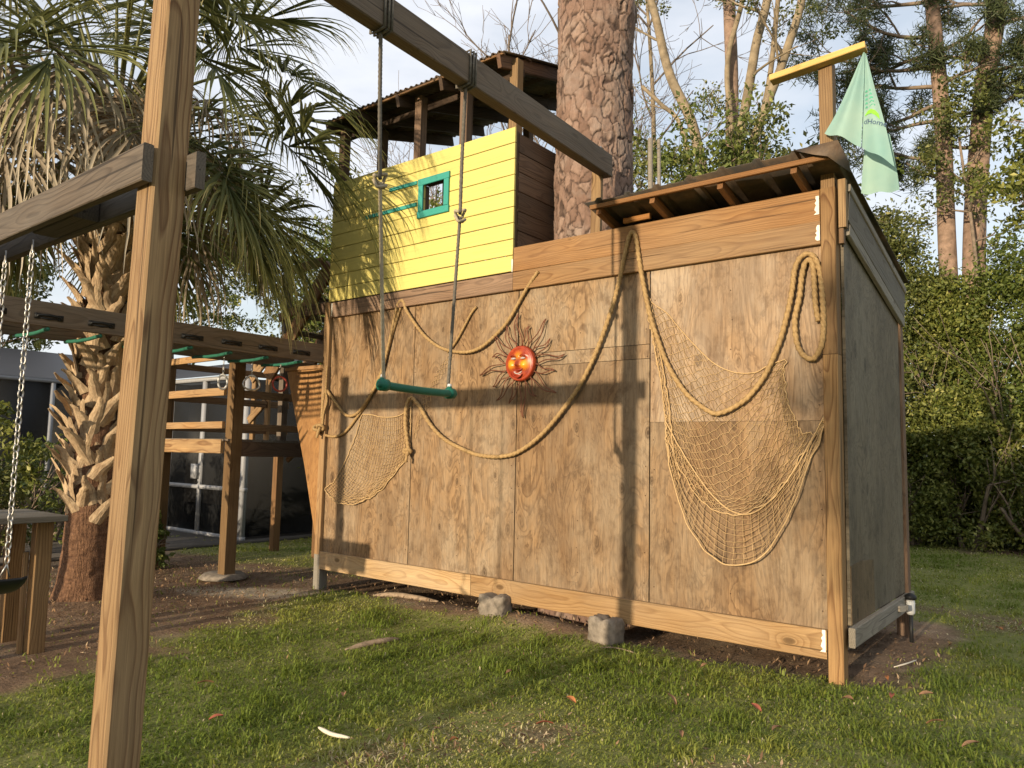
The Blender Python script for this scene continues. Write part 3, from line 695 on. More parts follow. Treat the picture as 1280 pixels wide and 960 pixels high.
board('rim_joist', (-1.10, YF+.07, 1.335), (-1.10, 1.42, 1.335), .16, .038, (0, 0, 1), M_darkwood, DK)
board('rim_joist', (-2.88, 1.44, 1.335), (-1.05, 1.44, 1.335), .16, .038, (0, 0, 1), M_darkwood, DK)
for i in range(13):
    y = YF-.03+.14*i
    board('deck_board', (-2.72, y, 1.428), (-1.08, y, 1.428), .134, .025, (0, 1, 0), M_old, DK)
# steps: treads between two stringers, from the deck to the cabin door
A0, A1 = Vector((-2.45, .62, 1.52)), Vector((-.55, .62, 3.42))
for y in (.40, .86):
    board('stair_stringer', (-1.72, y, 2.20), (-.60, y, 3.43), .20, .04, (0, 0, 1), M_cedar, DK, tint(.9, 1, .95, .85))
for i in range(6):
    t = .12+.15*i; x = -1.72+1.12*t; z = 2.20+1.23*t
    board('stair_tread', (x, .42, z), (x, .84, z), .16, .034, (1, 0, 0), M_old, DK)
board('landing_board', (-1.52, .40, 2.92), (-1.18, .40, 2.985), .10, .04, (0, 0, 1), M_cedar, DK, tint(.7))
board('newel_post', (-1.47, .46, 1.44), (-1.47, .46, 3.55), .085, .085, (1, 0, 0), M_old, DK, tint(.8))
board('landing_rail', (-1.25, .30, 3.43), (-.62, .30, 3.46), .10, .04, (0, 0, 1), M_cedar, DK, tint(.8))
for x, zt in ((-2.95, 2.62), (-2.62, 2.30), (-2.30, 2.60)):
    board('baluster', (x, 1.02, 1.44), (x, 1.02, zt), .085, .04, (1, 0, 0), M_pine, DK, tint(1.1))
board('brace', (-2.98, .99, 2.28), (-2.62, .99, 2.58), .11, .036, (0, 0, 1), M_pine, DK, tint(1.1))
board('brace', (-3.0, .99, 1.72), (-2.62, .99, 1.98), .10, .036, (0, 0, 1), M_pine, DK, tint(1.1))
board('brace', (-1.95, .9, 1.2), (-1.15, .9, 1.75), .06, .036, (0, 0, 1), M_darkwood, DK)
mb = MB(); mb.tube([(-1.9, YF-.12, 2.42), (-1.84, YF-.12, 2.46), (-1.80, YF-.12, 2.40)], .02, 7); mb.build('climbing_hold', M_yplastic, DK, True)
mb = MB(); mb.tube([(-1.20, -.36, -.03), (-1.2, -.36, .02)], [.26, .20], 11); mb.build('post_footing', M_conc, DK)
board('cabin_landing', (-.62, .05, 2.84), (-.06, .05, 2.84), .12, .05, (0, 0, 1), M_darkwood, DK)

# ------------------------------------------------------------------ ropes on the wall
def wallrope(name, pts, r, mat, label, y=-.034, ends=True):
    P = []
    for i, p in enumerate(pts):
        yy = y if len(p) == 2 else p[2]
        P.append((p[0], yy, p[1]))
    P = spline(P, .008)
    P[:, 1] -= .004*np.sin(np.arange(len(P))*.05)
    v, q, caps = tube(P, r, 12, twist=2*np.pi*3/(r*9), lobes=3, lobe=.55)
    c = P.mean(0); o = mobj(name, fast_mesh(name, v-c, [q, np.array(caps)], None, True), mat, None, Matrix.Translation(Vector(c)))
    return tag(o, label, 'rope')
ROPE_L = wallrope('hanging_rope', [(-.062, 1.66), (-.045, 1.857), (-.011, 1.955), (.06, 1.90), (.165, 1.805), (.30, 1.70), (.42, 1.69), (.535, 1.747), (.70, 1.915), (.806, 2.066), (.902, 2.37), (.99, 2.69), (1.045, 2.765), (1.09, 2.75), (1.14, 2.656), (1.329, 2.45), (1.48, 2.335), (1.639, 2.262), (1.833, 2.223), (1.98, 2.225), (2.108, 2.267), (2.25, 2.36), (2.365, 2.465), (2.528, 2.685), (2.672, 2.827, -.058)],
                  .0130, M_rope, 'tan rope looping from the bow past the swing bar to the yellow cabin corner', -.042)
wallrope('hanging_rope', [(-.10, 1.53), (-.03, 1.50), (.06, 1.485), (.15, 1.483), (.247, 1.504), (.33, 1.55), (.42, 1.63), (.60, 1.815), (.765, 2.05), (.86, 2.26), (.95, 2.52), (1.045, 2.745)], .0122, M_rope, 'tan rope sagging off the knotted bow post, under the other loop', -.026)
wallrope('hanging_rope', [(1.228, 1.37), (1.205, 1.47), (1.18, 1.60), (1.18, 1.74), (1.205, 1.815), (1.25, 1.838), (1.30, 1.80), (1.36, 1.746), (1.46, 1.625), (1.571, 1.527), (1.70, 1.45), (1.863, 1.388), (2.05, 1.335), (2.225, 1.319), (2.36, 1.328), (2.478, 1.356), (2.64, 1.44), (2.793, 1.557), (2.95, 1.72), (3.089, 1.896), (3.22, 2.12), (3.334, 2.374), (3.41, 2.60), (3.468, 2.819, -.066), (3.505, 2.955, -.070), (3.528, 3.0, -.070), (3.548, 3.0, -.070), (3.572, 2.955, -.070), (3.60, 2.78, -.066), (3.635, 2.57), (3.69, 2.34), (3.745, 2.18), (3.80, 2.04), (3.86, 1.93), (3.93, 1.83), (4.0, 1.755), (4.08, 1.695), (4.155, 1.652), (4.21, 1.65), (4.28, 1.675), (4.36, 1.72), (4.42, 1.772), (4.518, 1.901), (4.609, 2.096), (4.67, 2.30), (4.70, 2.45), (4.715, 2.56), (4.745, 2.63), (4.79, 2.655), (4.835, 2.63), (4.868, 2.53), (4.888, 2.35, -.07), (4.892, 2.16, -.073), (4.875, 2.05, -.07), (4.83, 1.985), (4.79, 1.985), (4.745, 2.03), (4.718, 2.115), (4.712, 2.245), (4.742, 2.385), (4.755, 2.50), (4.775, 2.59), (4.805, 2.615), (4.828, 2.565), (4.836, 2.44), (4.842, 2.32), (4.858, 2.215)],
         .0152, M_rope, 'long thick tan rope swagged across the wall and coiled beside the corner post', -.050)
wallrope('rope_stub', [(1.66, 2.235), (1.70, 2.265), (1.781, 2.35), (1.871, 2.476), (1.93, 2.56), (1.987, 2.614)], .0095, M_rope, 'short thin rope end nailed to the plywood above the swing bar', -.026)
wallrope('rope_stub', [(-.03, 1.60), (-.015, 1.72), (.03, 1.84), (.005, 1.95), (.0, 2.20)], .010, M_rope, 'thin rope hanging down the bow post beside the knot', -.055)
# knot on the bow post
def knot(name, c, s, mat, label):
    k = []
    for a in np.linspace(0, 2*np.pi, 80):
        k.append((c[0]+s*(math.sin(a)+2*math.sin(2*a))*.5, c[1]-.02+s*.45*math.sin(3*a), c[2]+s*(math.cos(a)-2*math.cos(2*a))*.38))
    mb = MB(); mb.tube(np.array(k), .016, 8, False)
    mb.tube([(c[0], c[1]-.03, c[2]-.02), (c[0]+.02, c[1]-.045, c[2]-.06), (c[0]+.015, c[1]-.05, c[2]-.095)], .014, 7)
    tag(mb.build(name, mat, None, True, origin=c), label, 'knot')
knot('rope_knot', (-.055, -.062, 1.56), .045, M_rope, 'bulky tan rope knot tied on the bow post')
knot('rope_knot', (1.232, -.048, 1.345), .026, M_rope, 'small dark rope knot hanging on the wall under the swing bar')

# ------------------------------------------------------------------ nets
def net(th, rows, nu, nv, r=.0016, bulge=.03, jitter=.006, seed=1, border=True, diag=True, y0=-.016):
    """rows: boundary as list of polylines (top to bottom), lofted; twine along both diagonals"""
    rg = np.random.default_rng(seed)
    def rs(P, n):
        P = np.asarray(P, float); s = np.concatenate([[0], np.cumsum(np.linalg.norm(np.diff(P, axis=0), axis=1))]); t = np.linspace(0, s[-1], n)
        return np.stack([np.interp(t, s, P[:, k]) for k in range(P.shape[1])], -1)
    R = np.array([rs(spline(np.array(p), .02), nu+1) for p in rows])       # rows x (nu+1) x 2
    t = np.linspace(0, len(rows)-1, nv+1)
    Gd = np.zeros((nv+1, nu+1, 2))
    for i, tt in enumerate(t):
        a = min(int(tt), len(rows)-2); f = tt-a; Gd[i] = R[a]*(1-f)+R[a+1]*f
    Gd += rg.normal(0, jitter, Gd.shape)*(np.arange(nv+1)[:, None, None] > 0)
    u = np.linspace(0, 1, nu+1)[None, :]; vv = np.linspace(0, 1, nv+1)[:, None]
    Y = y0-bulge*np.sin(np.pi*u)*vv**1.5+rg.normal(0, .003, (nv+1, nu+1))
    Pn = np.stack([Gd[..., 0], np.minimum(Y, -.013), Gd[..., 1]], -1)
    mb = MB()
    if diag:
        segs = []
        for i in range(nv):
            for j in range(nu):
                if (i+j) % 2 == 0: segs.append((Pn[i, j], Pn[i+1, j+1]))
                else: segs.append((Pn[i, j+1], Pn[i+1, j]))
    else:
        segs = [(Pn[i, j], Pn[i+1, j]) for i in range(nv) for j in range(nu+1)]+[(Pn[i, j], Pn[i, j+1]) for i in range(1, nv+1) for j in range(nu)]
    for a, b in segs:
        m = (a+b)/2+rg.normal(0, .0012, 3); m[1] = min(m[1], -.012)
        mb.tube(np.array([a, m, b]), r, 3, False)
    mb.build('net_panel', M_net, th, False)
    if border:
        for e in (Pn[0], Pn[-1], Pn[:, 0], Pn[:, -1]):
            mb = MB(); mb.tube(spline(e+np.array([0, -.004, 0]), .02), r*2.4, 5); mb.build('net_edge', M_net, th, True)
    return th
NS = thing('fishing_net', (4.25, -.02, 1.45), 'large tan fishing net sagging in a deep bag beside the corner post', 'net', 'fishing nets hung on the playhouse wall')
NB = thing('fishing_net', (.75, -.02, 1.3), 'smaller tan fishing net hanging beside the bow post', 'net', 'fishing nets hung on the playhouse wall')
# stern net: gathered under the header, a deep sagging bag below
topr = [(3.62, 2.52), (3.70, 2.45), (3.80, 2.377), (3.893, 2.264), (4.014, 2.128), (4.16, 1.99), (4.302, 1.923), (4.438, 1.916), (4.519, 1.954), (4.638, 1.992)]
m1 = [(3.69, 2.20), (3.90, 1.95), (4.10, 1.78), (4.30, 1.68), (4.48, 1.70), (4.63, 1.86)]
m2 = [(3.75, 1.90), (3.93, 1.63), (4.12, 1.45), (4.32, 1.36), (4.50, 1.40), (4.66, 1.68)]
m3 = [(3.79, 1.66), (3.95, 1.37), (4.12, 1.17), (4.30, 1.10), (4.50, 1.16), (4.74, 1.52)]
m4 = [(3.80, 1.50), (3.93, 1.22), (4.10, 1.03), (4.30, .98), (4.55, 1.10), (4.82, 1.51)]
net(NS, [topr, m1, m2, m3, m4], 36, 44, seed=2, bulge=.015, r=.0017)
b0 = [(3.795, 1.60), (3.94, 1.36), (4.10, 1.144), (4.241, 1.018), (4.377, .985), (4.509, 1.06), (4.66, 1.24), (4.80, 1.48), (4.876, 1.62)]
b1 = [(3.80, 1.50), (3.90, 1.20), (4.04, .97), (4.22, .84), (4.36, .83), (4.50, .92), (4.66, 1.14), (4.80, 1.42), (4.875, 1.60)]
b2 = [(3.80, 1.45), (3.863, 1.189), (3.941, .972), (4.012, .841), (4.127, .718), (4.239, .66), (4.337, .655), (4.454, .698), (4.532, .782), (4.636, .941), (4.713, 1.121), (4.774, 1.298), (4.839, 1.449), (4.875, 1.58)]
net(NS, [b0, b1, b2], 30, 9, seed=3, bulge=.05, diag=False, jitter=.004, r=.0022, y0=-.024)
net(NS, [[(4.638, 1.99), (4.627, 1.886), (4.655, 1.704), (4.704, 1.575), (4.757, 1.504)], [(4.60, 1.93), (4.59, 1.80), (4.62, 1.62), (4.68, 1.46), (4.74, 1.36)]], 26, 5, seed=4, bulge=.02, jitter=.003, border=False)
net(NS, [[(3.63, 2.50), (3.70, 2.15), (3.76, 1.85), (3.79, 1.60), (3.80, 1.42), (3.85, 1.20)], [(3.665, 2.50), (3.74, 2.15), (3.80, 1.85), (3.835, 1.60), (3.85, 1.42), (3.90, 1.20)]], 40, 4, seed=5, bulge=.012, jitter=.003, r=.0020)
# bow net
net(NB, [[(.53, 1.70), (.678, 1.692), (.827, 1.668), (1.048, 1.677), (1.205, 1.76)], [(.46, 1.52), (.66, 1.46), (.90, 1.43), (1.10, 1.45), (1.21, 1.58)], [(.376, 1.36), (.60, 1.27), (.85, 1.24), (1.08, 1.28), (1.222, 1.40)], [(.28, 1.19), (.50, 1.08), (.74, 1.05), (.98, 1.13), (1.17, 1.29)], [(.15, 1.04), (.36, .93), (.60, .90), (.82, .99), (1.0, 1.11)], [(.01, .945), (.12, .87), (.291, .824), (.53, .838), (.756, .919)]],
    26, 28, seed=6, bulge=.03, diag=False, r=.0020, jitter=.005)
net(NB, [[(1.69, 2.239), (1.547, 2.103), (1.405, 1.891), (1.30, 1.70), (1.25, 1.50)], [(1.72, 2.20), (1.60, 2.03), (1.47, 1.82), (1.37, 1.64), (1.27, 1.44)]], 30, 4, seed=8, bulge=.02, jitter=.005, border=False)

# ------------------------------------------------------------------ sun face
SN = thing('sun_ornament', (2.50, -.04, 2.085), 'red and orange smiling metal sun face with wavy wire rays', 'wall ornament')
def sunface():
    n_r, n_a = 26, 72; rx, rz = .150, .150; v = []; col_ = []
    for i in range(n_r+1):
        rr = i/n_r
        for j in range(n_a):
            a = 2*np.pi*j/n_a; x = rr*math.cos(a); z = rr*math.sin(a)
            h = .050*math.sqrt(max(0, 1-rr**2.8))+.01*math.exp(-((rr-.93)/.05)**2)
            gs = lambda cx, cz, sx, sz: math.exp(-((x-cx)/sx)**2-((z-cz)/sz)**2)
            h += .034*gs(0, .02, .10, .26)+.014*gs(0, -.10, .15, .09)              # nose
            h += .018*(gs(-.42, -.12, .2, .18)+gs(.42, -.12, .2, .18))              # cheeks
            h -= .022*(gs(-.32, .26, .15, .10)+gs(.32, .26, .15, .10))              # eye sockets
            h += .012*(gs(-.32, .42, .20, .06)+gs(.32, .42, .20, .06))              # brows
            h -= .018*gs(0, -.42, .26, .09); h += .014*gs(0, -.66, .16, .08)        # mouth, chin
            v.append((x*rx, -h, z*rz)); col_.append(rr)
    q = [(i*n_a+j, (i+1)*n_a+j, (i+1)*n_a+(j+1) % n_a, i*n_a+(j+1) % n_a) for i in range(n_r) for j in range(n_a)]
    o = len(v)
    for j in range(n_a): a = 2*np.pi*j/n_a; v.append((rx*.98*math.cos(a), .01, rz*.98*math.sin(a)))
    q += [(n_r*n_a+j, o+j, o+(j+1) % n_a, n_r*n_a+(j+1) % n_a) for j in range(n_a)]
    g = G('sun_enamel'); tc = g.n('TexCoord').outputs['Object']; s = g.n('SeparateXYZ', {0: tc}).outputs
    def blob(cx, cz, r0):
        dx = g.math('SUBTRACT', s[0], cx); dz = g.math('SUBTRACT', s[2], cz)
        d = g.math('SQRT', g.math('ADD', g.math('MULTIPLY', dx, dx), g.math('MULTIPLY', dz, dz)))
        return g.ramp(g.math('DIVIDE', d, r0), [(0, 1), (1, 0)], 'EASE')
    nz = g.noise(tc, 22, 4, .6)
    c = g.mix(g.ramp(nz, [(.3, 0), (.7, 1)]), (.20, .022, .010), (.36, .055, .014))
    ck = g.math('MAXIMUM', blob(-.066, -.008, .062), g.math('MAXIMUM', blob(.066, -.012, .062), g.math('MULTIPLY', blob(0, .06, .06), .5)))
    c = g.mix(ck, c, (.80, .34, .018))
    m = g.base(c, .35); g.p.inputs['Specular IOR Level'].default_value = .5
    f = mobj('face', fast_mesh('face', v, np.array(q), None, True), m, SN, Matrix.Translation((2.5, -.035, 2.085)))
    f['label'] = 'domed red face with orange cheeks'
    pe = plain('pewter_enamel', (.38, .34, .32), .35); lip = plain('dark_red_enamel', (.26, .035, .018), .3)
    for x in (-.048, .048):
        mb = MB(); a = np.linspace(0, np.pi, 9)
        P = []
        for i, t in enumerate(np.linspace(-1, 1, 9)): P.append((2.5+x+t*.026, -.078-.005*(1-t*t), 2.085+.038))
        mb.tube(np.array(P), [.002, .006, .008, .0095, .010, .0095, .008, .006, .002], 8); mb.build('eye', pe, f, True)
        mb = MB(); P = [(2.5+x+t*.028, -.087-.004*(1-t*t), 2.085+.056+.010*(1-t*t)) for t in np.linspace(-1, 1, 9)]
        mb.tube(np.array(P), [.002]+[.0045]*7+[.002], 6); mb.build('brow', lip, f, True)
    for z, d, w, rr in ((-.046, -.014, .056, .0060), (-.088, -.030, .048, .0075)):
        mb = MB(); P = [(2.5+t*w, -.092+.008*t*t, 2.085+z+d*(1-t*t)) for t in np.linspace(-1, 1, 11)]
        mb.tube(np.array(P), [.001]+[rr]*9+[.001], 7); mb.build('lip', lip, f, True)
    mb = MB(); P = [(2.5+t*.044, -.084+.006*t*t, 2.085-.066-.022*(1-t*t)) for t in np.linspace(-1, 1, 9)]
    mb.tube(np.array(P), [.001]+[.006]*7+[.001], 6); mb.build('teeth', pe, f, True)
sunface()
M_ray = plain('rusty_wire', (.17, .07, .04), .5, .4)
rg = np.random.default_rng(21)
for k in range(16):
    a = 2*np.pi*(k+.3)/16; L = (.265 if k % 2 == 0 else .19)*rg.uniform(.85, 1.15); hw = .034
    P = []
    for s in (-1, 1):
        seq = np.linspace(0, 1, 13) if s < 0 else np.linspace(1, 0, 13)
        for t in seq:
            r = .145+L*t; wv = .024*math.sin(t*6.2+k)*t; ww = hw*(1-t)**.8*s+wv
            P.append((2.5+r*math.cos(a)-ww*math.sin(a), -.040-.015*math.sin(t*3), 2.085+r*math.sin(a)+ww*math.cos(a)))
    mb = MB(); mb.tube(np.array(P), .0046, 5); mb.build('ray', M_ray, SN, True)

# ------------------------------------------------------------------ flag on the cross bar
def flag():
    apex = (5.150, 3.885)
    M = G('flag_cloth'); tc = M.n('TexCoord').outputs['Object']; s = M.n('SeparateXYZ', {0: tc}).outputs
    nn = M.noise(tc, 3.5, 3, .5)
    c = M.mix(M.ramp(nn, [(.35, 0), (.7, 1)]), (.26, .45, .41), (.38, .54, .46))
    M.base(c, .75)
    tr = M.n('BsdfTranslucent', {'Color': c}); mx = M.n('MixShader', {0: .3})
    M.t.links.new(M.p.outputs[0], mx.inputs[1]); M.t.links.new(tr.outputs[0], mx.inputs[2]); M.t.links.new(mx.outputs[0], M.out.inputs['Surface'])
    root = thing('flag', (5.15, -.02, 3.88), 'pale mint green cloth flag hanging folded from the cross bar', 'flag')
    def panel(name, left, right, yoff, amp, waves, n_u=28, n_v=34):
        Lp = spline([(x, 0, z) for x, z in left], .01); Rp = spline([(x, 0, z) for x, z in right], .01)
        Lp = Lp[np.linspace(0, len(Lp)-1, n_v+1).astype(int)]; Rp = Rp[np.linspace(0, len(Rp)-1, n_v+1).astype(int)]
        v = []
        for i in range(n_v+1):
            t = i/n_v
            for j in range(n_u+1):
                u = j/n_u; p = Lp[i]*(1-u)+Rp[i]*u
                y = yoff(u, t)+amp*t**.7*math.sin(u*waves*2*math.pi+.6*t)
                v.append((p[0], y, p[2]-.006*math.sin(u*waves*2*math.pi)*t))
        q = [(i*(n_u+1)+j, i*(n_u+1)+j+1, (i+1)*(n_u+1)+j+1, (i+1)*(n_u+1)+j) for i in range(n_v) for j in range(n_u)]
        me = fast_mesh(name, np.array(v)-np.array([5.15, 0, 3.5]), np.array(q), None, True)
        return mobj(name, me, M.m, root, Matrix.Translation((5.15, 0, 3.5)))
    panel('front_fold', [(5.148, 3.89), (5.075, 3.72), (4.99, 3.54), (4.915, 3.415)], [(5.156, 3.89), (5.150, 3.70), (5.140, 3.48), (5.130, 3.275)], lambda u, t: -.035-.05*t*math.sin(math.pi*u)-.03*t, .010, 1.4)
    m2_ = panel('side_fold', [(5.152, 3.888), (5.146, 3.70), (5.136, 3.48), (5.128, 3.28)], [(5.160, 3.888), (5.205, 3.66), (5.262, 3.40), (5.312, 3.115)], lambda u, t: -.02-.02*t-.035*t*math.sin(math.pi*u*.8), .006, 1.2)
    panel('tail_fold', [(5.140, 3.42), (5.120, 3.26), (5.105, 3.12), (5.098, 3.02)], [(5.270, 3.36), (5.295, 3.20), (5.312, 3.08), (5.322, 2.985)], lambda u, t: .045+.02*math.sin(u*5)*t, .008, 1.6)
    # printed mark: leaf fronds over a green swoosh, then the lettering
    pg = plain('print_green', (.22, .55, .05), .7); pd = plain('print_dark_green', (.09, .36, .24), .7); pn = plain('print_navy', (.055, .09, .17), .7)
    def yl(x, z):
        t = (3.888-z)/.70; xl = 5.152-.024*t; xr = 5.16+.152*t; u = min(1, max(0, (x-xl)/max(.01, xr-xl)))
        return -.02-.02*t-.035*t*math.sin(math.pi*u*.8)+.006*t**.7*math.sin(u*1.2*2*math.pi+.6*t)-.004
    mb = MB()
    P = [(5.150, 3.480), (5.168, 3.502), (5.190, 3.505), (5.212, 3.490), (5.232, 3.462)]; Q = [(5.150, 3.474), (5.168, 3.480), (5.190, 3.476), (5.215, 3.455), (5.238, 3.425)]
    v = [(x, yl(x, z), z) for x, z in P]+[(x, yl(x, z), z) for x, z in Q]
    mb.add(v, [(i, i+1, i+6, i+5) for i in range(4)]); mb.build('printed_swoosh', pg, root)
    for k in range(5):
        mb = MB(); z = 3.525+.026*k; x1 = 5.212-.006*k
        for (xa, xb) in ((5.151, 5.168), (5.176, x1)):
            v = [(xa, yl(xa, z), z), (xb, yl(xb, z+.004), z-.004), (xb, yl(xb, z+.012), z+.006), ((xa+xb)/2, yl((xa+xb)/2, z+.01), z+.012)]
            mb.add(v, [(0, 1, 2, 3)])
        mb.build('printed_frond', pd, root)
    cu = bpy.data.curves.new('lettering', 'FONT'); cu.body = 'dHome'; cu.size = .050; cu.shear = .25; cu.resolution_u = 3
    to = bpy.data.objects.new('lettering_source', cu); col.objects.link(to)
    dg = bpy.context.evaluated_depsgraph_get(); me = bpy.data.meshes.new_from_object(to.evaluated_get(dg))
    bpy.data.objects.remove(to); bpy.data.curves.remove(cu)
    for vv in me.vertices:
        x, y = vv.co.x, vv.co.y; X = 5.139+x*.88; Z = 3.428-.42*x*.9+y
        vv.co = (X, yl(X, Z), Z)
    me.materials.clear(); me.name = 'lettering'; mobj('lettering', me, pn, root)
flag()

# ------------------------------------------------------------------ screened pool enclosure
SE = thing('screen_enclosure', (-5.9, 1.9, 0), 'screened pool enclosure with white frame, dark mesh and grey roof', 'enclosure')
def se_box(name, lo, hi, mat): mb = MB(); mb.box(lo, hi); return mb.build(name, mat, SE, origin=((lo[0]+hi[0])/2, (lo[1]+hi[1])/2, lo[2]))
for x in (-3.86, -5.05, -6.05, -7.0, -8.0):
    se_box('frame_post', (x-.04, 1.46, -.05), (x+.04, 1.54, 2.40), M_alum)
for y in (.35, -.62, -1.7, -3.0):
    se_box('frame_post', (-8.04, y-.035, -.05), (-7.96, y+.035, 2.40), M_alum)
for z in (.0, .72, 2.42):
    se_box('frame_rail', (-8.06, 1.455, z-.025), (-3.81, 1.545, z+.035), M_alum)
    se_box('frame_rail', (-8.065, -3.05, z-.027), (-7.955, 1.452, z+.037), M_alum)
for a, b in ((-8.0, -7.0), (-7.0, -6.05), (-6.05, -5.05), (-5.05, -3.86)):
    se_box('screen_panel', (a+.04, 1.497, .03), (b-.04, 1.503, 2.39), M_screen)
for a, b in ((-3.0, -1.7), (-1.7, -.62), (-.62, .35), (.35, 1.45)):
    se_box('screen_panel', (-8.003, a+.035, .03), (-7.997, b-.035, 2.39), M_screen)
se_box('screen_panel', (-3.863, 1.55, .03), (-3.857, 5.0, 2.39), M_screen)
se_box('house_wall', (-12.0, 5.0, -.1), (-3.8, 5.2, 2.9), M_housewall)
se_box('house_wall', (-12.2, -3.2, -.1), (-12.0, 5.2, 2.9), M_housewall)
se_box('pool_slab', (-12.0, -3.05, -.06), (-3.75, 5.0, -.012), M_housewall)
mb = MB(); mb.add([(-7.95, 1.40, 2.46), (-4.05, 1.40, 2.46), (-4.9, 5.0, 3.35), (-12, 5.0, 3.35), (-12, -3.0, 3.35), (-7.95, -3.0, 2.46), (-12, 1.4, 3.35)], np.array([(0, 1, 2), (0, 2, 3), (0, 3, 6), (0, 6, 4), (0, 4, 5)])); mb.build('roof_panel', M_poolroof, SE)
se_box('meter_box', (-5.20, 1.40, .85), (-5.05, 1.455, 1.08), M_alum)

# ------------------------------------------------------------------ bench table by the palm
BT = thing('wooden_table', (.35, -3.5, 0), 'low weathered timber table on square legs behind the belt swing', 'table')
for i in range(5):
    board('top_board', (.09+.147*i, -4.35, .855), (.09+.147*i, -2.71, .852), .142, .04, (1, 0, 0), M_grey, BT, tint(.75))
for x, y in ((.56, -2.79), (.09, -2.79), (.56, -4.2), (.09, -4.2)):
    board('leg', (x, y, -.12), (x, y, .833), .10, .10, (1, 0, 0), M_pine, BT, tint(.8, 1, .95, .85))
board('leg_cleat', (.515, -2.86, -.1), (.505, -2.86, .62), .03, .03, (1, 0, 0), M_pine, BT, tint(1.1))

# ------------------------------------------------------------------ concrete blocks, stake light, sticks, root
def rough_block(name, c, size, rot, label, seed):
    rg = np.random.default_rng(seed); n = 7; mb = MB()
    g3 = np.linspace(-1, 1, n); verts = {}; V = []; F = []
    def vid(p):
        k = tuple(np.round(p, 4))
        if k not in verts:
            q = np.array(p, float); e = np.sum(np.abs(q) > .9); q = q*(1-.05*max(0, e-1))
            q = q+rg.normal(0, .045, 3)
            if abs(q[0]-.05) < .22 and q[2] > .3: q[2] -= .28     # broken notch
            verts[k] = len(V); V.append(q*np.array(size)/2)
        return verts[k]
    for ax in range(3):
        for s in (-1, 1):
            for i in range(n-1):
                for j in range(n-1):
                    f = []
                    for a, b in ((i, j), (i+1, j), (i+1, j+1), (i, j+1)):
                        p = [0, 0, 0]; p[ax] = s; p[(ax+1) % 3] = g3[a]; p[(ax+2) % 3] = g3[b]; f.append(vid(p))
                    F.append(f if s > 0 else f[::-1])
    me = fast_mesh(name, V, np.array(F)); m = Matrix.Translation(Vector(c)) @ Matrix.Rotation(rot, 4, 'Z')
    tag(mobj(name, me, M_conc, None, m), label, 'block', 'concrete blocks under the playhouse')
rough_block('concrete_block', (2.335, -.10, .135), (.24, .15, .17), .05, 'broken grey concrete block against the base board, half buried in loose soil', 5)
rough_block('concrete_block', (3.385, -.125, .105), (.225, .15, .19), -.12, 'notched grey concrete block standing free in the grass by the base board', 9)
GL = thing('stake_light', (5.06, 1.40, 0), 'small black and white stake light behind the grey side wall', 'garden light')
mb = MB(); mb.tube([(5.06, 1.40, -.02), (5.06, 1.40, .23)], .014, 8); mb.build('stake', M_black, GL)
mb = MB(); mb.tube([(5.06, 1.40, .23), (5.06, 1.40, .245), (5.06, 1.40, .33), (5.06, 1.40, .34)], [.02, .030, .030, .02], 12); mb.build('lens', M_whitepl, GL, True)
mb = MB(); mb.tube([(5.06, 1.40, .34), (5.06, 1.40, .345), (5.06, 1.40, .37), (5.06, 1.40, .385)], [.035, .042, .040, .012], 12); mb.build('cap', M_black, GL, True)
def stick(name, pts, r, mat, label, cat='stick'):
    P = spline([(x, y, float(gz(x, y))+dz) for x, y, dz in pts], .02)
    mb = MB(); mb.tube(P, np.interp(np.linspace(0, 1, len(P)), [0, .2, .8, 1], [r*.5, r, r*.9, r*.4]), 7)
    tag(mb.build(name, mat, None, True, origin=tuple(P.mean(0))), label, cat)
M_bone = plain('bleached_wood', (.62, .56, .45), .8, 0, .15, 30)
M_rootm = plain('root_bark', (.27, .20, .135), .9, 0, .3, 25, .5)
stick('fallen_stick', [(3.237, -2.514, .03), (3.30, -2.515, .025), (3.35, -2.51, .022), (3.445, -2.50, .026)], .010, M_bone, 'short bleached stick lying in the foreground grass')
stick('surface_root', [(2.10, -1.42, .0), (2.13, -1.25, .016), (2.16, -1.10, .018), (2.15, -.94, -.005)], .022, M_rootm, 'grey tree root breaking the lawn in front of the wall', 'root')
stick('surface_root', [(.75, .02, .0), (1.02, .06, .02), (1.3, .05, .022), (1.5, .12, .0)], .026, M_rootm, 'pale root in the bare soil under the base board', 'root')
stick('fallen_twig', [(3.45, -.30, .012), (3.52, -.27, .02), (3.62, -.24, .015), (3.70, -.26, .012)], .005, M_rootm, 'thin grey twig lying beside the notched concrete block')
stick('fallen_twig', [(5.12, .52, .012), (5.18, .62, .03), (5.2, .80, .02)], .005, M_bone, 'pale twig on the soil under the side wall')

# ------------------------------------------------------------------ vegetation helpers
M_leafA = foliage('glossy_leaves', (.052, .084, .016), (.165, .195, .040), (.40, .39, .12))
M_leafB = foliage('sunlit_leaves', (.070, .098, .018), (.225, .235, .050), (.48, .45, .15))
M_leafC = foliage('olive_leaves', (.058, .080, .020), (.175, .184, .050), (.38, .35, .13))
M_needle = foliage('pine_needles', (.030, .046, .020), (.085, .105, .040), (.17, .17, .065), .2)
M_palm = foliage('palm_leaf', (.070, .094, .034), (.230, .225, .075), (.60, .51, .24), .32, .5)
M_dead = foliage('dead_palm_leaf', (.22, .175, .12), (.52, .45, .34), (.74, .67, .55), .2, .8)
M_bark = plain('grey_brown_bark', (.20, .155, .115), .9, 0, .35, 9, .8)
M_barkl = plain('lichen_bark', (.22, .175, .115), .9, 0, .38, 6, .8)
M_barkr = plain('red_pine_bark', (.24, .165, .12), .9, 0, .40, 7, .9)
M_twig = plain('bare_twig', (.17, .14, .12), .9, 0, .2)
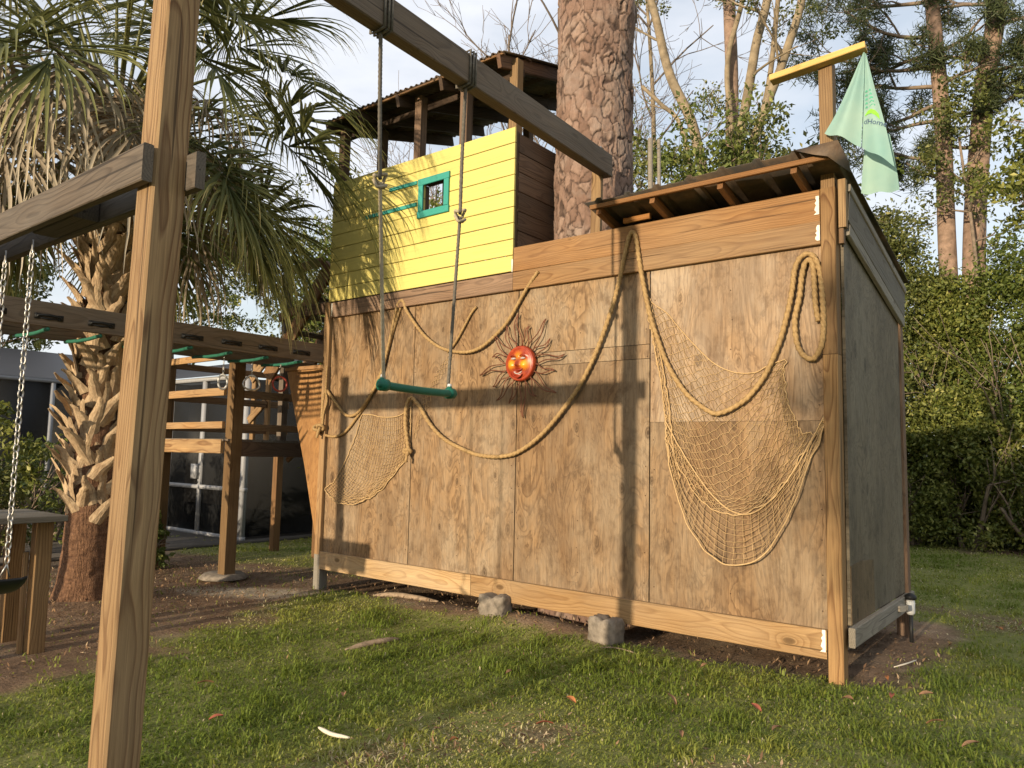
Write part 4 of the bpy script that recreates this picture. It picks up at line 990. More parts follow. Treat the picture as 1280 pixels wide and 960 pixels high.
def leaves(pos, size, rg, aspect=.5, up=.35, rnd=None, fold=.25):
    """diamond leaves, two triangles each, folded along the midrib"""
    n = len(pos); pos = np.asarray(pos)
    a = rg.normal(size=(n, 3)); a[:, 2] -= .25; a /= np.linalg.norm(a, axis=1)[:, None]
    nn = rg.normal(size=(n, 3)); nn[:, 2] += up*2; b = np.cross(nn, a); b /= np.linalg.norm(b, axis=1)[:, None]+1e-9
    c = np.cross(a, b); s = size*rg.uniform(.6, 1.25, n)[:, None]
    p0 = pos; p2 = pos+a*s; m = pos+a*s*.45
    p1 = m+b*s*aspect*.5+c*s*aspect*fold; p3 = m-b*s*aspect*.5+c*s*aspect*fold
    V = np.stack([p0, p1, p2, p3], 1).reshape(-1, 3); k = np.arange(n)[:, None]*4
    F = np.concatenate([k+np.array([[0, 1, 2]]), k+np.array([[0, 2, 3]])], 1).reshape(-1, 3)
    r = rg.random(n) if rnd is None else rnd
    return V, F, np.repeat(r, 4)
def cloud(centers, radii, n_per, size, rg, aspect=.5, up=.35, squash=.8):
    K = len(centers); centers = np.asarray(centers); radii = np.broadcast_to(np.asarray(radii, float), (K,))
    idx = np.repeat(np.arange(K), n_per); n = len(idx)
    d = rg.normal(size=(n, 3)); d /= np.linalg.norm(d, axis=1)[:, None]
    r = rg.random(n)**.45; P = centers[idx]+d*(r*radii[idx])[:, None]*np.array([1, 1, squash])
    rn = np.clip(.25*rg.random(K)[idx]+.75*rg.random(n)**1.6, 0, 1)
    return leaves(P, size, rg, aspect, up, rn)
def leaf_obj(name, VFr, mat, parent):
    V, F, r = VFr; return mobj(name, fast_mesh(name, V, F, {'rnd': r}), mat, parent)
def grow(mb, rg, p, d, L, r, lvl, tips, up=.15, spread=.6, sides=6, nseg=6, kids=3, wob=.22, minr=.004, shrink=.62):
    P = [np.array(p, float)]; D = np.array(d, float); D /= np.linalg.norm(D); dirs = [D]
    for i in range(nseg):
        D = D+rg.normal(0, wob, 3)*.5+np.array([0, 0, up*.3]); D /= np.linalg.norm(D); P.append(P[-1]+D*L/nseg); dirs.append(D)
    P = np.array(P); rad = np.linspace(r, max(minr, r*.45), len(P)); mb.tube(P, rad, sides if lvl > 1 else max(3, sides-2), lvl == 0)
    if lvl == 0: tips.append(P[-1]); tips.append(P[len(P)//2]); return
    for k in range(kids):
        i = min(len(P)-1, int(rg.uniform(.35, 1.0)*nseg)+(1 if k == 0 else 0)); i = min(i, nseg)
        nd = dirs[i]+rg.normal(0, spread, 3); nd[2] += up*.4
        grow(mb, rg, P[i], nd, L*shrink*rg.uniform(.8, 1.2), max(minr, rad[i]*.62), lvl-1, tips, up, spread, sides, max(3, nseg-1), kids, wob, minr, shrink)

# ------------------------------------------------------------------ big pine through the playhouse
PT = thing('pine_tree', (2.775, .60, 0), 'massive pine trunk with plated reddish bark rising through the playhouse', 'tree')
def pine_trunk():
    rg = np.random.default_rng(11); cx, cy = 2.775, .60
    def R(z): return .345+.10*np.exp(-z/.5)-.006*np.maximum(0, z-3)
    na = 260; zs = np.concatenate([np.linspace(-.2, 2.6, 60), np.linspace(2.62, 6.4, 420), np.linspace(6.45, 15, 120)])
    th = np.linspace(0, 2*np.pi, na, endpoint=False)
    # plates: cells on the unrolled bark, a little taller than wide
    Lc = 2*np.pi*.34; N = 4600; su = rg.random(N)*Lc; sz = rg.random(N)*15.2-.2
    kd = kdtree.KDTree(N*3); ZS = .55
    for i in range(N):
        for k in (-1, 0, 1): kd.insert((su[i]+k*Lc, sz[i]*ZS, 0), i)
    kd.balance()
    U = th/(2*np.pi)*Lc; V = np.zeros((len(zs), na, 3)); crack = np.zeros((len(zs), na)); plate = np.zeros((len(zs), na))
    pr = rg.random(N); ph = rg.normal(0, .006, N)
    for i, z in enumerate(zs):
        for j, u in enumerate(U):
            w = .035*mnoise(Vector((u*11, z*8, 0)))+.012*mnoise(Vector((u*40, z*30, 9))); w2 = .05*mnoise(Vector((u*9+30, z*9, 5)))+.014*mnoise(Vector((u*38, z*33, 4)))
            a, b = kd.find_n((u+w, (z+w2)*ZS, 0), 2)
            e = b[2]-a[2]; hb = (pr[a[1]]*pr[b[1]]*917.3) % 1.0; c = min(1, e/(.006+.010*pr[b[1]])) if hb > .30 else min(1, .6+e/.03); c = c*c*(3-2*c)
            r = R(z)-.010*(1-c)+ph[a[1]]*c*.8+.010*mnoise(Vector((math.cos(th[j])*2, math.sin(th[j])*2, z*1.3)))+.005*mnoise(Vector((u*40, z*25, 2)))
            da = math.atan2(math.sin(th[j]-.05), math.cos(th[j]-.05)); r += .05*math.exp(-((z-5.25)/.22)**2-(da/.5)**2)
            V[i, j] = (r*math.cos(th[j]), r*math.sin(th[j]), z); crack[i, j] = c; plate[i, j] = pr[a[1]]
    i = np.arange(len(zs)-1)[:, None]*na; j = np.arange(na)[None, :]; k = (j+1) % na
    q = np.stack([i+j, i+k, i+na+k, i+na+j], -1).reshape(-1, 4)
    g = G('pine_bark'); tc = g.n('TexCoord').outputs['Object']
    cr = g.n('Attribute', attribute_name='crack').outputs['Fac']; pl = g.n('Attribute', attribute_name='plate').outputs['Fac']
    n = g.noise(g.scale(tc, (1, 1, .5)), 38, 5, .7); n2 = g.noise(tc, 4, 4, .6)
    c = g.ramp(pl, [(0, (.165, .103, .076)), (.5, (.24, .155, .116)), (1, (.31, .22, .17))])
    c = g.mix(g.ramp(n, [(.3, .7), (.6, 0)]), c, (.125, .08, .06)); c = g.mix(g.ramp(n2, [(.5, 0), (.75, .6)]), c, (.28, .235, .20))
    c = g.mix(cr, (.055, .036, .028), c); g.bump(n, .8, .012)
    mobj('trunk', fast_mesh('trunk', V.reshape(-1, 3), q, {'crack': crack.ravel(), 'plate': plate.ravel()}, True), g.base(c, .9), PT, Matrix.Translation((cx, cy, 0)))
    mb = MB(); tips = []
    for k in range(12):
        a = rg.uniform(0, 6.28); z = rg.uniform(11, 15); grow(mb, rg, (cx, cy, z), (math.cos(a), math.sin(a), .3), 2.2, .06, 1, tips, .1, .5, 5, 5, 4)
    mb.build('limbs', M_barkr, PT)
    leaf_obj('crown', needles(tips, 40, .24, rg), M_needle, PT)
def needles(tips, n_per, L, rg, w=.011):
    tips = np.asarray(tips); idx = np.repeat(np.arange(len(tips)), n_per); n = len(idx)
    d = rg.normal(size=(n, 3)); d[:, 2] += .35; d /= np.linalg.norm(d, axis=1)[:, None]
    base = tips[idx]+rg.normal(0, .10, (n, 3)); side = np.cross(d, rg.normal(size=(n, 3))); side /= np.linalg.norm(side, axis=1)[:, None]
    l = L*rg.uniform(.7, 1.2, n)[:, None]
    V = np.stack([base-side*w, base+side*w, base+d*l], 1).reshape(-1, 3)
    F = np.arange(n*3).reshape(-1, 3); r = np.clip(.5*rg.random(len(tips))[idx]+.5*rg.random(n), 0, 1)
    return V, F, np.repeat(r, 3)
pine_trunk()

# ------------------------------------------------------------------ cabbage palm
PM = thing('palm_tree', (-.78, -1.93, .03), 'shaggy cabbage palm with criss-crossed leaf bases on its trunk', 'tree')
def palm():
    rg = np.random.default_rng(5); bx, by = -.78, -1.93; ztop = 4.45
    # trunk
    na = 40; zs = np.linspace(-.12, ztop, 150); V = []
    for z in zs:
        r = .165+.10*math.exp(-max(0, z)/.25)+.02*math.sin(z*1.3)
        for j in range(na):
            a = 2*math.pi*j/na; rr = r+.014*mnoise(Vector((math.cos(a)*5, math.sin(a)*5, z*14)))+.010*mnoise(Vector((math.cos(a)*16, math.sin(a)*16, z*5)))
            V.append((rr*math.cos(a), rr*math.sin(a), z))
    i = np.arange(len(zs)-1)[:, None]*na; j = np.arange(na)[None, :]; k = (j+1) % na
    g = G('palm_fibre'); tc = g.n('TexCoord').outputs['Object']
    n = g.noise(g.scale(tc, (1, 1, 3)), 16, 6, .7); n2 = g.noise(g.scale(tc, (1, 1, .3)), 60, 3, .6)
    c = g.mix(g.ramp(n, [(.3, 0), (.7, 1)]), (.12, .062, .036), (.30, .165, .09)); c = g.mix(g.ramp(n2, [(.35, .6), (.6, 0)]), c, (.07, .035, .02)); g.bump(g.math('ADD', n, n2), 1.0, .03)
    mobj('trunk', fast_mesh('trunk', np.array(V), np.stack([i+j, i+k, i+na+k, i+na+j], -1).reshape(-1, 4), None, True), g.base(c, .95), PM, Matrix.Translation((bx, by, 0)))
    # leaf bases (boots)
    g = G('leaf_base'); tc, vec, oi = objvec(g); f = g.noise(g.scale(vec, (1, 1, .18)), 70, 4, .7); b = g.noise(vec, 11, 5, .65)
    c = g.mix(g.ramp(f, [(.3, 0), (.7, 1)]), (.25, .165, .09), (.55, .42, .26)); c = g.mix(g.ramp(b, [(.45, 0), (.72, .8)]), c, (.23, .15, .085)); g.bump(f, .6, .01); mboot = g.base(c, .85)
    meshes = []
    for s in range(5):
        L = rg.uniform(.22, .38); n_ = 7; v = []
        for t in np.linspace(0, 1, n_):
            w = .058*(1-t)**.8+.017; th = .020*(1-t)+.009; out = .02+.155*t**1.35*L/.34; up = L*t
            tw = .25*t*rg.uniform(-.3, 1)
            for y, xo in ((-w, -.018*(1-t)), (-w*.5, th*.6), (0, th), (w*.5, th*.6), (w, -.018*(1-t)), (w*.5, -th*.5), (0, -th*.3), (-w*.5, -th*.5)):
                v.append((out+xo, y+tw*.1, up))
        q = [(a*8+j, a*8+(j+1) % 8, (a+1)*8+(j+1) % 8, (a+1)*8+j) for a in range(n_-1) for j in range(8)]
        me = bpy.data.meshes.new('leaf_base'); me.from_pydata(v, [], q+[list(range(8))[::-1], [(n_-1)*8+j for j in range(8)]]); me.materials.append(mboot); me.update(); meshes.append(me)
    kz = 0; z = .72
    while z < 4.35:
        a = kz*2.39996+rg.normal(0, .12)
        for s in (-1, 1):
            o = bpy.data.objects.new('leaf_base', meshes[rg.integers(5)])
            m = Matrix.Translation((bx, by, z+rg.normal(0, .02))) @ Matrix.Rotation(a+s*.10, 4, 'Z') @ Matrix.Translation((.150, s*.030, 0)) @ Matrix.Rotation(s*rg.uniform(.28, .50), 4, 'X') @ Matrix.Rotation(rg.uniform(-.25, .30), 4, 'Y') @ Matrix.Scale(rg.uniform(.85, 1.12), 4)
            link(o, PM, m)
        z += .0245; kz += 1
    # fronds
    def frond(az, el, pl, bl, dead, nleaf=64):
        mb = MB(); D = np.array([math.cos(az)*math.cos(el), math.sin(az)*math.cos(el), math.sin(el)])
        p = np.array([bx+.16*math.cos(az), by+.16*math.sin(az), ztop-.15+.25*math.sin(el)+rg.normal(0, .06)]); P = [p]; Ds = [D]
        n = 12
        for s in range(n):
            D = D+np.array([0, 0, -1])*(.040+.05*dead)*(pl/1.4)*(1+.6*s/n)*max(.15, math.hypot(D[0], D[1])); D /= np.linalg.norm(D); P.append(P[-1]+D*pl/n); Ds.append(D)
        P = np.array(P); mb.tube(P, np.linspace(.020, .010, len(P)), 5, True, .55)
        # costa continues and curls down
        C = [P[-1]]; CD = [D]
        for s in range(6):
            D = D+np.array([0, 0, -1])*(.16+.1*dead)*max(.2, math.hypot(D[0], D[1])); D /= np.linalg.norm(D); C.append(C[-1]+D*bl*.48/6); CD.append(D)
        side0 = np.cross(Ds[-1], (0, 0, 1)); side0 /= np.linalg.norm(side0)+1e-9
        ssum = rg.normal(0, .25)
        for k in range(nleaf):
            f = (k+.5)/nleaf*2-1; ang = f*2.25+rg.normal(0, .03); ci = max(0, min(6, int((1-abs(f))*6.9)))
            cd = CD[ci]; up = np.cross(side0, cd); s0 = math.cos(ssum)*side0+math.sin(ssum)*up
            d = cd*math.cos(ang)+s0*math.sin(ang)+up*(.22*abs(math.sin(ang)))*(1 if not dead else -.8); d /= np.linalg.norm(d)
            L = bl*(1.0-.30*abs(f)**2)*rg.uniform(.88, 1.1); m_ = 7; q = C[ci].copy(); pts = [q.copy()]; dd = d.copy(); dl = []
            g_ = (rg.uniform(.06, .17) if not dead else rg.uniform(.18, .36))
            for s in range(m_):
                t = s/m_; dl.append(dd.copy()); dd = dd+np.array([0, 0, -1])*g_*((.1+9*max(0, t-.36)) if not dead else (.4+4.2*t*t))+(rg.normal(0, .10, 3) if dead else rg.normal(0, .02, 3)); dd /= np.linalg.norm(dd); q = q+dd*L/m_; pts.append(q.copy())
            dl.append(dd); pts = np.array(pts); dl = np.array(dl)
            wv = np.cross(dl, np.array(up)+rg.normal(0, .15, 3)); wv /= np.linalg.norm(wv, axis=1)[:, None]+1e-9
            w = np.interp(np.linspace(0, 1, m_+1), [0, .15, .45, .8, 1], [.006, .0125, .0145, .0065, .001])*(.9 if dead else 1.0)*bl
            nv = np.cross(wv, dl)
            A = pts-wv*w[:, None]+nv*(w*.5)[:, None]; B = pts+wv*w[:, None]+nv*(w*.5)[:, None]
            V_ = np.stack([A, pts, B], 1).reshape(-1, 3); F_ = []
            for s in range(m_): b_ = s*3; F_ += [(b_, b_+1, b_+4, b_+3), (b_+1, b_+2, b_+5, b_+4)]
            mb.add(V_, F_, 0); mb.a[-1] = (np.repeat(np.linspace(.10, .62+.38*(rg.random() < .6), m_+1), 3)*rg.uniform(.6, 1.1)).astype(np.float32)
        return mb.build('frond' if not dead else 'dead_frond', M_dead if dead else M_palm, PM, False, 'rnd')
    k = 0
    for el, n_, pl, bl in ((1.25, 6, .95, .92), (.95, 8, 1.15, .98), (.60, 10, 1.22, 1.0), (.25, 11, 1.22, 1.0), (-.10, 12, 1.18, .98), (-.40, 12, 1.12, .95)):
        for i in range(n_):
            az = (i+.5*(k % 2)+rg.uniform(-.2, .2))/n_*2*math.pi; k += 1
            if el < 0 and abs(math.atan2(math.sin(az+1.0), math.cos(az+1.0))) < .75: continue
            frond(az, el+rg.normal(0, .08), pl*rg.uniform(.85, 1.12), bl*rg.uniform(.9, 1.1), 0)
    for i in range(9):
        az = i/9*2*math.pi+rg.normal(0, .1); frond(az, .15+rg.normal(0, .25), rg.uniform(.55, 1.0), rg.uniform(.85, 1.1), 1, 40)
    for az, el in ((-.75, .45), (-1.35, .35), (-1.0, .0), (-1.75, .2), (-.3, .1), (-2.1, .4)):
        frond(az, el, rg.uniform(.75, 1.05), rg.uniform(.95, 1.15), 1, 44)
palm()

# ------------------------------------------------------------------ background trees and shrubs
def shrub(name, x, y, h, rx, ry, n_clump, n_per, size, mat, label, seed, group, trunk=True, z0=.15, skirt=True):
    rg = np.random.default_rng(seed); t = thing(name, (x, y, 0), label, 'shrub' if h < 5 else 'tree', group)
    C = []; Rr = []
    for i in range(n_clump):
        th = rg.uniform(0, 2*math.pi); zz = rg.random()
        prof = (1-zz**2.6)**.5 if skirt else math.sin(math.pi*min(1, zz*.92+.08))**.6
        rr = prof*rg.uniform(.55, 1.08); C.append((x+rx*rr*math.cos(th), y+ry*rr*math.sin(th), z0+zz*h*rg.uniform(.93, 1.04))); Rr.append(rg.uniform(.22, .48)*min(1.2, rx))
    leaf_obj('crown', cloud(C, Rr, n_per, size, rg), mat, t)
    mb = MB()
    for i in range(5):
        a = rg.uniform(0, 6.28); tips = []; grow(mb, rg, (x+.1*math.cos(a), y+.1*math.sin(a), -.1), (.35*math.cos(a), .35*math.sin(a), 1), h*.55, .05, 2, tips, .2, .5, 5, 5, 3)
    mb.build('trunk', M_bark, t); return t
HG = 'evergreen shrubs along the right boundary'
for i, (x, y, h, rx, ry, m) in enumerate(((2.0, 10.0, 5.3, 1.2, 1.0, M_leafA), (3.2, 9.9, 5.6, 1.1, 1.0, M_leafC), (4.15, 10.1, 4.4, 1.0, .95, M_leafB), (5.1, 10.0, 4.7, 1.1, 1.0, M_leafA), (6.3, 9.9, 5.0, 1.2, 1.0, M_leafB), (7.7, 9.6, 5.2, 1.2, 1.0, M_leafA))):
    lab = ['dark glossy shrub behind the corner post of the playhouse', 'tall olive green shrub rising beside the side wall of the playhouse', 'yellow green shrub below the two far pine trunks', 'dense dark green shrub next to the leaning far pine', 'bright green shrub at the end of the row along the lawn', 'dark green shrub past the end of the lawn'][i]
    shrub('evergreen_shrub', x, y, h, rx, ry, 210, 150, .082, m, lab, 100+i, HG)
for i, (x, y, h) in enumerate(((3.6, 8.95, 1.7), (4.5, 8.95, 2.3), (5.5, 8.9, 1.9))):
    shrub('low_shrub', x, y, h, .85, .55, 75, 130, .075, M_leafB, ['low dark shrub at the lawn edge nearest the side wall', 'low dark shrub in the middle of the lawn edge', 'low dark shrub on the lawn edge farthest from the side wall'][i], 120+i, HG)
for i, (x, h) in enumerate(((6.12, 4.9), (7.7, 5.3), (9.6, 5.0))):  # out-of-view shrubs added to shade the lawn and hedge base
    shrub('privet_shrub', x, -12.5, h-2.3, 1.15, .8, 150, 130, .12, M_leafA, ['tall dense shrub across the lawn, nearest the line of the side wall', 'tall dense shrub across the lawn from the playhouse, middle one of three', 'tall dense shrub across the lawn, farthest from the line of the side wall'][i], 125+i, 'shrubs across the lawn', z0=2.3, skirt=False)
# broadleaf tree at the right edge
def leafy_tree(name, x, y, h, crown_c, crown_r, n_clump, n_per, size, mat, label, seed, r=.12, group=None, bark=None, zbase=.45):
    rg = np.random.default_rng(seed); t = thing(name, (x, y, 0), label, 'tree', group); mb = MB(); tips = []
    P = spline([(x, y, -.1), (x+rg.normal(0, .1), y+rg.normal(0, .1), h*.25), (x+rg.normal(0, .2), y+rg.normal(0, .2), h*.55), (crown_c[0], crown_c[1], h*.85)], .3)
    mb.tube(P, np.linspace(r, r*.35, len(P)), 9)
    for k in range(12):
        i = int(len(P)*rg.uniform(.35, .98)); a = rg.uniform(0, 6.28); i = min(i, len(P)-1)
        grow(mb, rg, P[i], (math.cos(a), math.sin(a), .5), max(crown_r)*.75, r*.38, 2, tips, .2, .5, 5, 5, 3)
    mb.build('trunk', bark or M_bark, t)
    T = np.array(tips); sel = T[rg.permutation(len(T))[:n_clump]]
    ex = np.array(crown_c)+rg.normal(size=(max(0, n_clump//2), 3))*np.array(crown_r)*.5
    C = np.vstack([sel, ex]); leaf_obj('crown', cloud(C, rg.uniform(.2, .45, len(C)), n_per, size, rg), mat, t); return t
leafy_tree('broadleaf_tree', 6.5, 10.6, 8.6, (6.3, 10.4, 6.8), (1.2, 1.2, 1.7), 110, 60, .12, M_leafB, 'bright yellow green tree standing above the end of the shrub row', 131)
# two tall pines beyond the shrubs
def far_pine(name, pts, r, label, seed, branches):
    rg = np.random.default_rng(seed); t = thing(name, pts[0], label, 'tree', 'tall pines beyond the shrubs'); mb = MB(); tips = []
    P = spline(pts, .4); mb.tube(P, np.linspace(r, r*.62, len(P)), 14); mb.build('trunk', M_barkr, t, True)
    mb = MB()
    for z, a, L in branches:
        i = int(np.argmin(np.abs(P[:, 2]-z))); grow(mb, rg, P[i], (math.cos(a), math.sin(a), .12), L, .055, 2, tips, .12, .55, 5, 6, 4, .3, .006, .55)
    mb.build('limbs', M_bark, t)
    leaf_obj('crown', needles(tips, 36, .27, rg, .013), M_needle, t)
far_pine('far_pine', [(3.66, 14, 0), (3.63, 14, 4), (3.61, 14, 6.5), (3.60, 14, 9.1), (3.47, 14, 12), (3.4, 14, 15)], .22, 'tall pine with long bare limbs reaching over the flag', 141,
         [(9.0, 3.3, 1.7), (9.4, 2.9, 2.2), (9.8, 3.4, 1.9), (10.3, 3.1, 2.4), (10.8, 3.0, 2.0), (11.3, 3.3, 2.2), (11.9, 2.8, 2.0), (8.4, 3.6, 1.4), (9.2, .3, 1.0), (10.0, 6.0, 1.2), (10.9, .2, 1.3), (12.5, 1.0, 1.6), (13.2, 3.5, 1.8), (14, 5, 1.5), (7.9, 3.1, .9)])
far_pine('far_pine', [(4.05, 14.2, 0), (4.06, 14.2, 4), (4.12, 14.2, 6.4), (4.28, 14.2, 8.4), (4.46, 14.2, 10), (4.72, 14.2, 11.6), (5.0, 14.2, 15)], .27, 'leaning tall pine with a forked upper trunk', 142,
         [(9.2, .4, 1.2), (10.0, .3, 1.8), (10.4, 3.5, 1.3), (11.0, .2, 1.7), (11.7, 2.9, 1.3), (12.4, .8, 1.8), (8.6, 3.2, .9), (13, 2.5, 1.5), (9.7, 5.6, 1.2)])
leafy_tree('broadleaf_tree', 4.2, 13.4, 9.8, (4.0, 13.3, 8.9), (.75, .6, 1.0), 46, 60, .11, M_leafC, 'dark leafy tree crown wrapped round the far pine trunks', 143, .07)
# multi-stemmed tree behind the lean-to roof
def multistem():
    rg = np.random.default_rng(151); t = thing('multi_stem_tree', (.6, 9, 0), 'tall multi-stemmed tree with pale lichen bark behind the lean-to roof', 'tree')
    stems = [[(.5, 9, 0), (.35, 9, 4.2), (.16, 9, 6.65), (-.18, 9, 8.07), (-.67, 9, 9.42), (-1.1, 9, 11), (-1.4, 9, 13)],
             [(.75, 9.1, 0), (.78, 9, 4.2), (.80, 9, 6.5), (.88, 9, 8), (1.16, 9, 9.35), (1.42, 9, 10.3), (1.7, 9, 12.5)],
             [(.85, 8.95, 0), (.85, 9, 4.2), (.92, 9, 6.5), (1.23, 9, 7.87), (1.78, 9, 9.14), (2.06, 9, 10), (2.3, 9, 12)],
             [(.3, 9.2, 0), (.1, 9.1, 5.5), (-.45, 9.1, 8.06), (-.91, 9.1, 8.8), (-1.3, 9, 9.3)],
             [(.6, 9.3, 0), (.62, 9.3, 6.5), (.45, 9.3, 9), (.75, 9.3, 10.6), (.9, 9.3, 12)],
             [(.95, 9.3, 0), (.95, 9.3, 6.2), (1.05, 9.2, 7.5), (1.45, 9.2, 9.3), (1.55, 9.2, 11), (1.6, 9.2, 12.5)]]
    tips = []
    for s, r in zip(stems, (.15, .14, .13, .08, .09, .08)):
        mb = MB(); P = spline(s, .2); P[:, 0] += .03*np.sin(np.arange(len(P))*.5); mb.tube(P, np.linspace(r, r*.5, len(P)), 11)
        for k in range(3):
            i = int(len(P)*rg.uniform(.70, .98)); a = rg.uniform(0, 6.28); grow(mb, rg, P[i], (math.cos(a), math.sin(a), .7), 1.1, r*.22, 2, tips, .25, .45, 5, 5, 3, .22, .005)
        mb.build('stem', M_barkl, t, True)
    C = np.array(tips)[rg.permutation(len(tips))[:110]]; leaf_obj('crown', cloud(C, rg.uniform(.15, .35, len(C)), 30, .085, rg), M_leafC, t)
    rp = thing('slender_pine', (.5, 9.6, 0), 'slender straight pine with reddish bark among the pale stems', 'tree')
    mb = MB(); P = spline([(.50, 9.6, 0), (.42, 9.6, 5), (.43, 9.6, 9), (.38, 9.6, 11), (.3, 9.6, 16)], .4); mb.tube(P, np.linspace(.16, .11, len(P)), 12); mb.build('trunk', M_barkr, rp, True)
    tips = []; mb = MB()
    for k in range(8): a = rg.uniform(0, 6.28); grow(mb, rg, (.35, 9.6, rg.uniform(12, 15)), (math.cos(a), math.sin(a), .2), 1.6, .05, 1, tips)
    mb.build('limbs', M_bark, rp); leaf_obj('crown', needles(tips, 30, .25, rg), M_needle, rp)
multistem()
# leafy trees showing over the lean-to roof
for i, (x, y, h, rx, n, m) in enumerate(((-.6, 8.0, 7.9, 1.1, 80, M_leafC), (.5, 7.8, 7.5, 1.0, 110, M_leafA), (1.5, 8.1, 7.1, 1.0, 90, M_leafC), (2.3, 8.3, 6.3, .6, 40, M_leafA))):
    leafy_tree('understory_tree', x, y, h, (x, y, h-1.4), (rx, rx, 1.3), n, 34, .115, m, ['loose leafy tree showing between the big pine and the pale stems', 'dense leafy tree in front of the pale stems', 'small leafy tree on the flag side of the pale stems', 'thin leafy tree beside the flag cross bar'][i], 160+i, .06, 'leafy trees behind the lean-to roof')
# bare winter trees behind the cabin
for i, (x, y, h, s) in enumerate(((-3.6, 9.0, 9.5, 171), (-5.6, 10.0, 10.0, 172), (-2.4, 11.0, 11.5, 173), (-8.2, 9.5, 6.8, 174))):
    rg = np.random.default_rng(s); t = thing('bare_tree', (x, y, 0), ['bare winter tree with fine twigs above the cabin roof', 'bare tree further back above the peak of the cabin roof', 'tall thin bare tree beside the big pine trunk', 'low bare tree seen under the cabin roof'][i], 'tree', 'bare trees behind the cabin')
    mb = MB(); tips = []; P = spline([(x, y, -.1), (x+.1, y, h*.4), (x+rg.normal(0, .3), y, h*.8), (x+rg.normal(0, .4), y, h*1.25)], .3); mb.tube(P, np.linspace(.11, .03, len(P)), 8)
    mb.build('trunk', M_barkl if i == 2 else M_twig, t); mb = MB()
    for k in range(15):
        i_ = int(len(P)*rg.uniform(.4, .98)); a = rg.uniform(0, 6.28); grow(mb, rg, P[i_], (math.cos(a), math.sin(a), .8), 1.9, .030, 3, tips, .2, .5, 5, 5, 3, .25, .006, .66)
    mb.build('limbs', M_twig, t)
# trees and shrubs at the left, behind the palm and the deck
LG = 'trees behind the palm'
for i, (x, y, h, rx, n, npc, m) in enumerate(((-4.4, 6.2, 7.4, 1.3, 60, 30, M_leafB), (-6.0, 7.0, 6.6, 1.4, 90, 60, M_leafA), (-8.2, 7.5, 7.2, 1.6, 100, 60, M_leafA), (-11.0, 7.5, 7.5, 1.8, 110, 60, M_leafC), (-14.0, 5.5, 8.0, 2.0, 120, 60, M_leafA), (-15.0, 1.0, 8.0, 2.0, 120, 60, M_leafC), (-14.5, -4.0, 8.0, 2.0, 110, 60, M_leafA))):
    leafy_tree('backyard_tree', x, y, h, (x, y, h-2.2), (rx, rx, 2.0), n, npc, .13, m, ['open leafy tree beside the left edge of the yellow cabin', 'dense tree behind the steps of the deck', 'dark tree behind the hanging palm fronds', 'olive tree behind the screen enclosure roof', 'dark tree behind the corner of the screen enclosure', 'olive tree beside the screen enclosure', 'dark tree beyond the far end of the enclosure'][i], 180+i, .11, LG)
for i, (x, y, h, rx, m) in enumerate(((-3.0, 3.6, 3.9, 1.1, M_leafB), (-4.6, 5.6, 4.2, 1.2, M_leafA), (-1.6, 4.2, 3.6, 1.1, M_leafA), (-2.6, 5.8, 4.4, 1.2, M_leafC), (-.3, 5.2, 3.4, 1.1, M_leafC))):
    shrub('yard_shrub', x, y, h, rx, .9, 75, 75, .10, m, ['sunlit shrub behind the deck steps', 'dark shrub behind the enclosure corner', 'dark shrub in the shade behind the bow panel', 'olive shrub behind the playhouse bow', 'olive shrub at the rear of the playhouse'][i], 200+i, 'shrubs behind the deck')
for i, (x, y, h, rx, m) in enumerate(((-4.3, -1.5, 1.75, .55, M_leafB), (-3.2, -2.0, 1.15, .5, M_leafC), (-5.4, -.6, 1.3, .7, M_leafA), (-5.6, -2.6, 1.6, .7, M_leafA), (-2.6, -.75, .65, .35, M_leafA))):
    shrub('garden_bush', x, y, h, rx, rx, 30, 70, .085, m, ['sunlit bush in front of the screen enclosure', 'brownish green bush behind the wooden table', 'dark bush between the palm and the screen enclosure', 'dark bush at the foot of the enclosure side', 'small bush at the foot of the palm'][i], 220+i, 'bushes beside the palm', z0=.05)

